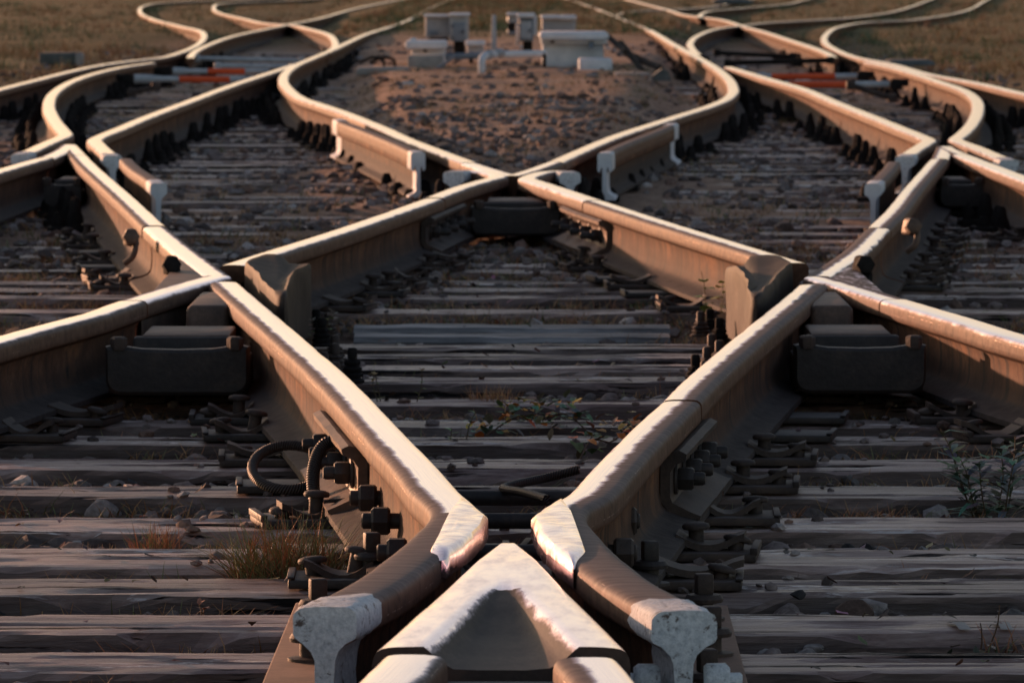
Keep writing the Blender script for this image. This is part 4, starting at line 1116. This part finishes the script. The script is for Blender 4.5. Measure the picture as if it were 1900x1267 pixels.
def creeper(pts, label, n, cols):
    e = empty('creeping_weed', P(*pts[0], ZS)); top(e, label, 'weed')
    ms = MB(); ml = MB()
    path = resample([P(x, y, ZS) + Vector((0, 0, zz - .03)) for (x, y), zz in zip(pts, (.02, .055, .045, .06, .03))], .02)
    tube(ms, path, .0018, 5); ms.tint += [(.07, .045, .03)] * len(ms.v)
    for i in range(n):
        q = rnd.choice(path) + Vector((rnd.uniform(-.03, .03), rnd.uniform(-.05, .05), rnd.uniform(-.02, .035)))
        c = cols[0] if rnd.random() < .7 else cols[1]
        leaf(ml, q, (rnd.uniform(-1, 1), rnd.uniform(-1, .2), rnd.uniform(-.2, .7)), rnd.uniform(.014, .030), rnd.uniform(.014, .024), tuple(a * rnd.uniform(1.0, 2.2) for a in c), rnd.uniform(0, .5))
    ms.build('stem', M['plant'], parent=e, smooth=60); ml.build('leaves', M['plant'], parent=e, smooth=180)
creeper([(900, 800), (960, 795), (1010, 790), (1050, 795), (1090, 800)], 'dense grey-green creeping weed with one orange leaf cluster in the diamond', 150, ((.085, .12, .075), (.38, .17, .04)))
creeper([(1075, 845), (1100, 838), (1130, 835), (1160, 830), (1190, 815)], 'straggling creeping weed with orange leaves beside the right rail', 80, ((.08, .095, .05), (.36, .15, .05)))
# plants and litter nobody could count
wd = MB()
for _ in range(15000):
    y = rnd.uniform(7.5, 20.5); x = rnd.uniform(-1.6, 1.6)
    if not visible(x, y) or on_sleeper(y) or (abs(x) < .34 and y < 9): continue
    n_ = noise.noise(Vector((x * 1.3, y * 1.1, 21)))
    if n_ < (-.02 if y < 14 else -.2): continue
    cc = rnd.choice((G_DRY, G_RED, G_OLIVE, G_DRY))
    if y < 11.5: cc = tuple(tuple(a * .8 for a in c) for c in cc)
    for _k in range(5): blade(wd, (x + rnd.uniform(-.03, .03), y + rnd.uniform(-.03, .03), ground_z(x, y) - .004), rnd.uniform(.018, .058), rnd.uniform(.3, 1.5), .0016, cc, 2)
for _ in range(6500):
    y = rnd.uniform(19, 50); x = rnd.uniform(-3.3, 3.3)
    n_ = noise.noise(Vector((x * .9, y * .5, 31)))
    if n_ < -.05: continue
    cc = rnd.choice((G_DRY, G_DRY, G_OLIVE))
    for _k in range(5): blade(wd, (x + rnd.uniform(-.05, .05), y + rnd.uniform(-.08, .08), ground_z(x, y) - .004), rnd.uniform(.02, .06), rnd.uniform(.3, 1.4), .0025, cc, 2)
o = wd.build('ground_weeds', M['plant'], origin=(0, 12, -.25), smooth=180); top(o, 'sparse dry weeds and moss growing between the sleepers', 'weeds', kind='stuff')
lt = MB()
for _ in range(7000):
    y = rnd.uniform(7.4, 21); x = rnd.uniform(-1.7, 1.7)
    if not visible(x, y) or (abs(x) < .34 and y < 9): continue
    osl = on_sleeper(y)
    if osl and rnd.random() < .72: continue
    z = (ZS + .004) if osl else ground_z(x, y) + .006
    c = rnd.choice(((.16, .09, .05), (.22, .13, .07), (.10, .06, .045), (.07, .05, .04), (.05, .04, .035), (.34, .27, .22)))
    leaf(lt, (x, y, z), (rnd.uniform(-1, 1), rnd.uniform(-1, 1), rnd.uniform(-.1, .4)), rnd.uniform(.012, .03), rnd.uniform(.008, .016), tuple(a * rnd.uniform(.5, 1.1) for a in c), rnd.uniform(-.3, .5))
o = lt.build('leaf_litter', M['plant'], origin=(0, 12, -.25), smooth=180); top(o, 'small brown fallen leaves and chips lying among the sleepers', 'leaf litter', kind='stuff')
gr = MB()
for _ in range(15000):
    y = 24 + 106 * rnd.random() ** 1.2; sd_ = rnd.choice((-1, 1)); x = sd_ * rnd.uniform(3.2, 3.6 + y * .075)
    if y > 68 and rnd.random() < .5: x = rnd.uniform(-2.2, 2.2)
    if y < 60 and 0 < (abs(x) - 1.4) < 2.0: continue
    n_ = noise.noise(Vector((x * .6, y * .25, 41)))
    if n_ < -.18: continue
    cc = rnd.choice((G_DRY, G_DRY, G_RED)) if n_ > .12 else rnd.choice((G_OLIVE, G_DRY, G_GREEN)); z = ground_z(x, y); hk = rnd.uniform(.5, 1.9) * (1.3 if noise.noise(Vector((x * 1.7, y * .8, 51))) > .1 else .7)
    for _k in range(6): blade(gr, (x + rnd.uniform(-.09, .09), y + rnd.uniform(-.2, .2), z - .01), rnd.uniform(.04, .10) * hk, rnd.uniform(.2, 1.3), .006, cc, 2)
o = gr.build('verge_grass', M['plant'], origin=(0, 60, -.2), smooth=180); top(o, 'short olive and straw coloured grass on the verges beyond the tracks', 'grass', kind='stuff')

# single stones that stand out
for px, py, s, lab in ((1676, 1003, .017, 'rounded grey stone lying alone in the gap at lower right'), (1606, 998, .018, 'pointed dark stone of the small pile at lower right'), (1575, 1003, .021, 'flat dark stone at the left of the pile at lower right'), (1640, 1000, .012, 'small upright stone right of the pointed one'),
                       (135, 893, .016, 'wedge shaped brown stone standing on edge at lower left'), (175, 955, .019, 'flat pale grey stone in the gap at lower left'), (160, 1135, .020, 'pale flat stone in the dark gap at lower left'), (470, 1128, .018, 'round pale stone beside the left base plate'), (100, 1010, .022, 'low dark stone mound at the left edge'), (1700, 1066, .012, 'small reddish stone in the narrow gap at right'), (930, 508, .020, 'pale stone on the sleepers near the far end of the diamond'), (1480, 1108, .013, 'black stone lump lying on the sleeper at lower right')):
    on = py in (1108,)
    p = P(px, py, ZS); p.z = ZS if on else ZG + .01; mb = MB(); add_rock(mb, (p.x, p.y, p.z + s * .3), s, ROCK2)
    if 'dark' in lab or 'black' in lab: mb.tint = [(.035, .032, .032)] * len(mb.tint)
    if 'pale' in lab: mb.tint = [(.22, .21, .20)] * len(mb.tint)
    top(mb.build('stone', M['stone'], origin=p, smooth=35), lab, 'stone')
# metal tags on the sleeper
for q, px in enumerate((1779, 1861)):
    p = P(px, 1158, ZS + .004); mb = MB(); n = 8; wq = .0085; vv = []
    for i in range(n + 1):
        t = i / n; z = .005 * sin(pi * t) + .002; y = p.y - .045 + .09 * t
        xo = (-.006 if q == 0 else -.002) * (t - .5) * 2
        vv += [(p.x + xo - wq, y, ZS + z), (p.x + xo + wq, y, ZS + z)]
    mb.add(vv, [(2 * i, 2 * i + 1, 2 * i + 3, 2 * i + 2) for i in range(n)])
    top(mb.build('metal_tag', M['concrete'], origin=p, smooth=60), ['left one of two small bent metal tags on the reddish sleeper at lower right', 'right one of two small bent metal tags on the reddish sleeper at lower right'][q], 'metal tag')

# ------------------------------------------------------------------ ropes and bolts by the left joint
def rope(pts, r, label, name='wire_rope', mat='rope', twist=True, spread=0.0):
    path = resample(pts, .012)
    mb = MB(); tube(mb, path, r, 12, 0, (3.1, 130))
    o = mb.build(name, M[mat], origin=path[0], smooth=60); return top(o, label, 'wire rope')
def ring(px, py, d, rx, rz, tilt, n, a0, a1):
    c = AT(px, d); z = H + (633.5 - py) / FPX * d - d * math.tan(TH); out = []
    c.z = H - (py + 65) / FPX * d
    for i in range(n + 1):
        a = a0 + (a1 - a0) * i / n
        out.append(c + Vector((rx * cos(a), tilt * sin(a), rz * sin(a))))
    return out
rope(ring(535, 868, 10.55, .066, .034, .07, 26, .5, 6.4), .0095, 'dark wire rope loop lying flat left of the left joint')
rope(ring(612, 890, 10.15, .030, .060, .05, 26, 1.2, 5.6), .0115, 'upright wire rope loop hanging at the left joint')
for k, (a, b_, c) in enumerate((((598, 932), (650, 925), (690, 890)), ((600, 938), (660, 918), (700, 895)), ((590, 930), (640, 940), (705, 900)))):
    pts = []
    for (x, y), zz in zip((a, b_, c), (0, .004, .0)):
        p = AT(x, 9.95 + .04 * k); p.z = H - (y + 65) / FPX * p.y; pts.append(p)
    rope(pts, .0032, 'thin dark wire strand from the upright rope loop to the rail web, %s of three' % ('lowest', 'middle', 'topmost')[k], 'wire_strand')
def zpt(px, py, d): return Vector(((px - 950) * d / FPX, d, H - (py + 65) / FPX * d))
rope([zpt(1075, 872, 9.75), zpt(1020, 886, 9.75), zpt(965, 898, 9.7), zpt(934, 907, 9.65), zpt(975, 916, 9.5), zpt(1015, 928, 9.4)], .0075, 'rusty brown rope bent double between the two wing rails')
# hooked rusty anchors beside rails seen at left and right (rail anchors)
for px, py, d, lab in ((243, 440, 16.6, 'twisted rusty rail anchor on the rail left of the diamond'), (1690, 420, 17.0, 'twisted rusty rail anchor on the rail right of the diamond'), (318, 492, 14.9, 'black clamp beside the left fork'), (1600, 492, 14.9, 'black clamp beside the right fork')):
    c = zpt(px, py, d); mb = MB(); box(mb, c, (.035, .08, .05), .3, 0, .010, .7, 3)
    lathe(mb, c + Vector((0, -.05, .0)), [(.02, 0), (.024, .004), (.024, .03), (.018, .035)], 6, 0, frame((.2, -1, .2)))
    tube(mb, resample([c + Vector((0, -.04, .015)), c + Vector((.015, -.06, -.02)), c + Vector((.008, -.07, -.05)), c + Vector((-.015, -.06, -.07))], .008), .009, 7)
    top(mb.build('rail_anchor', M['cast'] if 'rusty' in lab else M['black'], origin=c - Vector((0, 0, .1)), smooth=45), lab, 'rail anchor')
# bolt columns next to the guard blocks
for sd_ in (-1, 1):
    for k, (px, py, d, hh) in enumerate(((598, 566, 14.7, .10), (612, 590, 14.2, .10), (625, 620, 13.8, .09), (640, 650, 13.4, .09), (604, 640, 13.6, .11), (622, 535, 15.1, .08), (600, 505, 15.3, .07), (612, 690, 13.0, .10))):
        X = px if sd_ < 0 else 1924 - px
        c = AT(X, d, -.185); hh *= rnd.uniform(.28, .62); c.x += rnd.uniform(-.02, .02)
        mb = MB(); z0 = -.185
        for j in range(4):
            zz = hh * j / 4; r_ = .028 - .003 * j
            lathe(mb, c + Vector((0, 0, zz)), [(r_ * .9, 0), (r_, .004), (r_, hh / 4 - .006), (r_ * .72, hh / 4 - .001)], 6 if j % 2 else 12, 0)
        lathe(mb, c + Vector((0, 0, hh)), [(.011, 0), (.011, .022), (.008, .026)], 10, 0)
        o = mb.build('anchor_bolt', M['rust'] if k % 3 else M['black'], origin=c, smooth=40)
        top(o, '%s %s anchor bolt of the cluster beside the %s guard block' % (ORDN[k], 'stacked', 'left' if sd_ < 0 else 'right'), 'anchor bolt', 'anchor bolts beside the guard blocks')
# plate screws on the front base plate
for px, py, lab in ((1320, 1215, 'nearer'), (1306, 1150, 'farther'), (1312, 1300, 'nearest'), (575, 1225, 'nearer left'), (590, 1160, 'farther left'), (1206, 1085, 'square headed right'), (690, 1068, 'square headed left')):
    c = P(px, py, -.172); mb = MB()
    lathe(mb, c, [(.030, 0), (.030, .004), (.014, .006), (.014, .024), (.027, .026), (.028, .031), (.024, .037), (.015, .038)], 14, 0)
    box(mb, c + Vector((0, 0, .052)), (.024, .024, .030), .2, 0, .003)
    o = mb.build('plate_screw', M['rust'] if 'square' not in lab else M['dark'], origin=c, smooth=40)
    top(o, {'nearer': 'rusty flanged screw right of the right white rail end, lower one', 'farther': 'rusty flanged screw right of the right white rail end, upper one', 'nearest': 'rusty flanged screw at the bottom edge right of the white rail end', 'nearer left': 'black flanged screw left of the left white rail end, lower one', 'farther left': 'rusty flanged screw half hidden behind the left white rail end', 'square headed right': 'square headed screw beside the bend of the right wing rail', 'square headed left': 'square headed screw beside the bend of the left wing rail'}[lab], 'screw')
# white bolt bosses on the right painted end
for xx, lab in ((-.030, 'inner'), (.030, 'outer')):
    c = Vector((.2017 + xx, 7.0, -.088)); mb = MB(); sg = 1 if xx > 0 else -1
    lathe(mb, c, [(.020, -.004), (.024, 0), (.024, .022), (.019, .027)], 6, 0, frame((sg, 0, 0))); rod(mb, c + Vector((sg * .024, 0, 0)), c + Vector((sg * .042, 0, 0)), .011, 10)
    for v_ in mb.v: v_ += noise.noise_vector(v_ * 60) * .0012
    mb.build('bolt', M['white'], parent=rw, smooth=50)

# ------------------------------------------------------------------ switch rods
def banded(pts, cuts, d, r, label, jaw, fl=None):
    """a rod across the track: grey ends, orange-red middle, black jaw"""
    e = empty('stretcher_rod', zpt((pts[0][0] + pts[1][0]) / 2, pts[0][1] + 4, d)); top(e, label, 'stretcher rod', 'stretcher rods of the switches')
    x0, x1 = pts[0][0], pts[1][0]
    def at(x): t = (x - x0) / (x1 - x0); return zpt(x, pts[0][1] + (pts[1][1] - pts[0][1]) * t, d)
    for nm, a, b_, mt, k in (('grey_end', x0, cuts[0], 'grey_paint', 1.0), ('orange_band', cuts[0], cuts[1], 'orange', 1.08), ('grey_end', cuts[1], x1, 'grey_paint', 1.0)):
        mb = MB(); rod(mb, at(a), at(b_), r * k, 12); mb.build(nm, M[mt], parent=e)
    for j in jaw:
        c = at(j); mb = MB(); box(mb, c, (.09, .09, .075), 0, 0, .012, .8); box(mb, c + Vector((.05 if j > x0 + 30 else -.05, 0, .01)), (.07, .05, .05), .3, 0, .01); mb.build('jaw', M['black'], parent=e)
    if fl:
        mb = MB(); p, q = at(fl[0]), at(fl[1]); lathe(mb, p, [(r * 1.6, 0), (r * 1.5, (q - p).length * .5), (r, (q - p).length)], 12, 0, frame(q - p)); mb.build('flared_end', M['grey_paint'], parent=e)
banded(((250, 146), (482, 148)), (333, 427), 42.5, .021, 'front left switch rod with an orange-red band', (238,), (250, 300))
banded(((325, 132), (500, 132)), (386, 455), 45.5, .020, 'rear left switch rod with an orange-red band', (308,), (322, 350))
banded(((1440, 157), (1650, 156)), (1463, 1578), 40.5, .022, 'front right switch rod with an orange-red band', (1662,), None)
banded(((1388, 142), (1592, 141)), (1431, 1549), 44.0, .021, 'rear right switch rod with an orange-red band', (1600,), (1420, 1395))
for pts, d, r, mt, lab in ((((365, 108), (560, 112)), 50.5, .02, 'grey_paint', 'upper plain grey rod behind the left orange banded ones'), (((405, 122), (545, 124)), 47.5, .022, 'grey_paint', 'lower plain grey rod behind the left orange banded ones'), (((245, 172), (290, 160)), 40.0, .018, 'rust', 'short slanting rusty rod in front of the left orange banded ones'), (((1578, 158), (1655, 182)), 39.0, .02, 'rust', 'slanting rusty rod in front of the right orange banded ones'), (((1330, 98), (1470, 105)), 50.0, .02, 'black', 'upper plain dark rod behind the right orange banded ones'), (((1350, 117), (1540, 112)), 47.5, .022, 'black', 'lower plain dark rod behind the right orange banded ones')):
    p, q = zpt(*pts[0], d), zpt(*pts[1], d); mb = MB(); rod(mb, p, q, r, 10); box(mb, p, (.06, .06, .06), 0, 0, .01); box(mb, q, (.06, .06, .06), 0, 0, .01)
    top(mb.build('plain_rod', M[mt], origin=(p + q) / 2), lab, 'rod')

# ------------------------------------------------------------------ cabinets in the island
def pbox(mb, x0, x1, y0, y1, d, depth, bev=.012, mi=0, rz=0, taper=1):
    a = zpt(x0, y0, d); b_ = zpt(x1, y1, d)
    box(mb, Vector(((a.x + b_.x) / 2, d + depth / 2, (a.z + b_.z) / 2)), (b_.x - a.x, depth, a.z - b_.z), rz, mi, bev, taper)
def unit(name, d, base, label, cat, parts):
    e = empty(name, zpt(*base, d)); top(e, label, cat)
    for nm, mt, shapes in parts:
        mb = MB()
        for s_ in shapes: pbox(mb, *s_)
        mb.build(nm, M[mt], parent=e)
    return e
unit('relay_cabinet', 51, (828, 72), 'tall grey double cabinet left of the thin post, on a dark pedestal', 'cabinet',
     [('body', 'cabinet', [(789, 834, 31, 70, 51, .4), (834, 869, 29, 76, 50.8, .55)]), ('door', 'cabinet_dark', [(840, 863, 42, 77, 50.74, .05, .004)]), ('hinge', 'black', [(838, 840.5, 46, 50, 50.72, .03, .002)]), ('hinge', 'black', [(838, 840.5, 68, 72, 50.72, .03, .002)]), ('handle', 'black', [(858, 860, 56, 62, 50.71, .03, .002)]), ('vent', 'cabinet_dark', [(797, 813, 58, 66, 50.98, .03, .002)]), ('lid', 'white_far', [(786, 836, 27, 32, 50.9, .46, .008), (833, 872, 25, 30, 50.7, .7, .008)]), ('pedestal', 'black', [(842, 862, 77, 108, 50.9, .3), (795, 832, 70, 76, 51.1, .3)])])
unit('cable_box', 49, (790, 133), 'low white cable box with a step and a lid left of the pipe', 'cable box',
     [('body', 'white_far', [(764, 826, 88, 132, 49.2, .6)]), ('lid', 'white_far', [(752, 829, 76, 92, 49.1, .75, .02), (760, 772, 71, 77, 49.3, .2, .01)]), ('latch', 'black', [(786, 792, 90, 97, 49.12, .05, .004)]), ('step', 'concrete', [(756, 822, 103, 134, 48.3, .6)])])
unit('junction_box', 50, (880, 115), 'small grey junction box just left of the white pipe', 'junction box',
     [('body', 'cabinet', [(866, 897, 84, 104, 50.2, .3)]), ('lid', 'white_far', [(863, 900, 76, 85, 50.1, .4, .01)]), ('leg', 'black', [(870, 878, 104, 118, 50.3, .1)]), ('leg', 'black', [(886, 893, 104, 118, 50.3, .1)])])
unit('relay_box', 51, (978, 95), 'narrow grey relay box on a dark stand right of the thin post', 'relay box',
     [('body', 'cabinet_dark', [(962, 990, 32, 77, 50.8, .35)]), ('lid', 'white_far', [(959, 993, 25, 33, 50.7, .45, .01)]), ('door', 'cabinet', [(966, 986, 40, 72, 50.76, .04, .003)]), ('handle', 'black', [(982, 984, 54, 60, 50.73, .03, .002)]), ('side_plate', 'white_far', [(957, 962, 45, 84, 51, .3, .005), (990, 996, 30, 66, 51, .3, .005)]), ('stand', 'black', [(970, 988, 77, 102, 50.9, .2)])])
e = unit('point_motor', 52, (948, 66), 'rounded white motor housing behind the narrow relay box', 'motor housing', [('body', 'cabinet', [(940, 962, 28, 46, 52, .35, .04)]), ('lid', 'white_far', [(939, 963, 24, 29, 51.9, .4, .01)]), ('foot', 'cabinet_dark', [(941, 960, 52, 66, 52.1, .25, .02)])])
mb = MB(); c = zpt(950, 50, 51.95); lathe(mb, c, [(.034, 0), (.04, .01), (.04, .05), (.03, .06)], 14, 0, frame((0, -1, 0))); mb.build('gland', M['black'], parent=e)
unit('equipment_chest', 48, (1062, 133), 'large white equipment chest with overhanging lid right of the pipe', 'equipment chest',
     [('body', 'white_far', [(1006, 1120, 76, 134, 48.2, .9)]), ('lid', 'white_far', [(1000, 1130, 60, 75, 48.0, 1.05, .03), (1003, 1127, 73, 82, 48.1, 1.0, .01)]), ('latch', 'cabinet_dark', [(1092, 1101, 78, 90, 48.05, .1, .006)]), ('hinge', 'black', [(1022, 1028, 74, 80, 48.06, .05, .004)]), ('plinth', 'concrete_dark', [(1004, 1122, 129, 138, 48.14, 1.0, .01)]), ('step', 'white_far', [(1074, 1136, 109, 136, 47.4, .6, .015)])])
unit('low_cabinet', 56, (1036, 58), 'low grey cabinet with a bright lid behind the large white chest', 'cabinet',
     [('body', 'cabinet', [(1005, 1068, 34, 58, 56, .6)]), ('lid', 'white_far', [(1003, 1040, 29, 36, 55.9, .7, .015), (1038, 1070, 29, 37, 55.9, .7, .015)])])
mb = MB(); a = zpt(917, 96, 49.5); bt = zpt(916, 28, 49.5)
box(mb, (a + bt) / 2, (.048, .03, (bt - a).length), 0, 0, .005, .72); top(mb.build('marker_post', M['cabinet'], origin=a), 'thin upright grey post standing alone between the cabinets', 'post')
e = empty('conduit_pipe', zpt(895, 150, 46)); top(e, 'white angled conduit pipe coming out of the ground in front of the cabinets', 'pipe')
mb = MB(); tube(mb, resample([zpt(894, 158, 46), zpt(894, 130, 46), zpt(894, 112, 46), zpt(899, 104, 46.1), zpt(910, 102, 46.3), zpt(950, 101, 46.8), zpt(1008, 100, 47.6)], .02), .030, 14); mb.build('pipe', M['white_far'], parent=e, smooth=60)
mb = MB(); rod(mb, zpt(903, 103, 46.15), zpt(909, 102, 46.25), .038, 14); mb.build('clamp', M['cabinet'], parent=e); mb = MB(); rod(mb, zpt(921, 98, 46.4), zpt(931, 98, 46.5), .034, 12); mb.build('clamp', M['cabinet'], parent=e)
mb = MB(); rod(mb, zpt(822, 105, 49.3), zpt(892, 103, 49.3), .028, 10); top(mb.build('cross_pipe', M['cabinet_dark'], origin=zpt(857, 108, 49.3)), 'dark grey cross pipe between the cable box and the white pipe', 'pipe')
mb = MB(); box(mb, zpt(1010, 112, 47.2), (.03, .05, .11), 0, 0, .006); top(mb.build('stake', M['black'], origin=zpt(1010, 124, 47.2)), 'short black stake at the left corner of the large white chest', 'stake')
mb = MB(); pbox(mb, 660, 756, 125, 140, 47, .5, .015); top(mb.build('trough_lid', M['concrete'], origin=zpt(708, 138, 47)), 'long flat concrete trough lid left of the cable box', 'trough lid')
mb = MB(); pbox(mb, 1140, 1206, 136, 150, 45, .5, .015); top(mb.build('trough_lid', M['concrete'], origin=zpt(1175, 150, 45)), 'flat concrete trough lid right of the large white chest', 'trough lid')
mb = MB(); q = [zpt(1198, 150, 44.8), zpt(1228, 128, 44.8), zpt(1240, 132, 44.8), zpt(1246, 150, 44.8)]
vv = [p + Vector((0, dz, 0)) for dz in (0, .35) for p in q]; mb.add(vv, [(0, 1, 2, 3), (7, 6, 5, 4), (0, 4, 5, 1), (1, 5, 6, 2), (2, 6, 7, 3)]); top(mb.build('tilted_slab', M['concrete_dark'], origin=q[0], smooth=0), 'tilted dark slab leaning on the trough lid right of the cabinets', 'slab')
for k, (a, b_, r) in enumerate((((1150, 78), (1192, 132), .035), ((1130, 70), (1160, 96), .03), ((1162, 100), (1225, 126), .03))):
    p, q = zpt(*a, 49), zpt(*b_, 47.6); mb = MB(); L = (q - p).length; fr = frame(q - p); lathe(mb, p, [(r, 0), (r * 1.1, L * .3), (r * .9, L * .7), (r, L)], 4, 0, fr)
    top(mb.build('timber_scrap', M['timber_old'], origin=(p + q) / 2), ['long slanting black timber right of the large white chest', 'short black timber at the chest lid', 'low black timber leaning towards the right track'][k], 'timber')
for k, (a, b_) in enumerate((((865, 128), (822, 134)), ((845, 105), (795, 137)))):
    p, q = zpt(*a, 47.9), zpt(*b_, 47.9); mb = MB(); rod(mb, p, q, .012, 8); top(mb.build('brace_rod', M['cabinet_dark'], origin=(p + q) / 2), ['thin lower slanting rod in front of the cable box', 'thin upper slanting rod in front of the cable box'][k], 'rod')
for k, px in enumerate((712, 732)):
    mb = MB(); p = zpt(px, 126, 47.4); tube(mb, resample([p, p + Vector((0, 0, .06)), p + Vector((-.08, 0, .085)), p + Vector((-.2, 0, .04))], .02), .012, 8)
    top(mb.build('cable_end', M['black'], origin=p, smooth=60), ['left black cable rising behind the left trough lid', 'right black cable rising behind the left trough lid'][k], 'cable')
e = empty('concrete_block', zpt(110, 122, 53)); top(e, 'hollow dark concrete block on the grass at the upper left', 'concrete block')
mb = MB(); pbox(mb, 72, 148, 98, 121, 53, .5, .02); mb.build('body', M['concrete_dark'], parent=e); mb = MB(); pbox(mb, 140, 150, 100, 122, 52.95, .5, .015); mb.build('end_plate', M['concrete'], parent=e)
mb = MB(); pbox(mb, 1640, 1740, 111, 122, 50, .6, .03, 0, 0, .8); top(mb.build('concrete_slab', M['concrete_dark'], origin=zpt(1690, 122, 50)), 'low grey slab in the grass right of the right outer rail', 'slab')
mb = MB(); pbox(mb, 1700, 1722, 232, 250, 29.8, .05, .01); top(mb.build('white_stub', M['white_far'], origin=zpt(1825, 262, 29.8)), 'hidden white stub', 'stub') if False else None
mb = MB(); pbox(mb, 1318, 1400, -2, 8, 112, .8, .1, 0, 0, .8); top(mb.build('distant_shadow_band', M['concrete_dark'], origin=zpt(1360, 10, 112)), 'dark low band of shadow at the top edge right of the cabinets', 'slab')  # low dark box stands in for a distant band of shadow
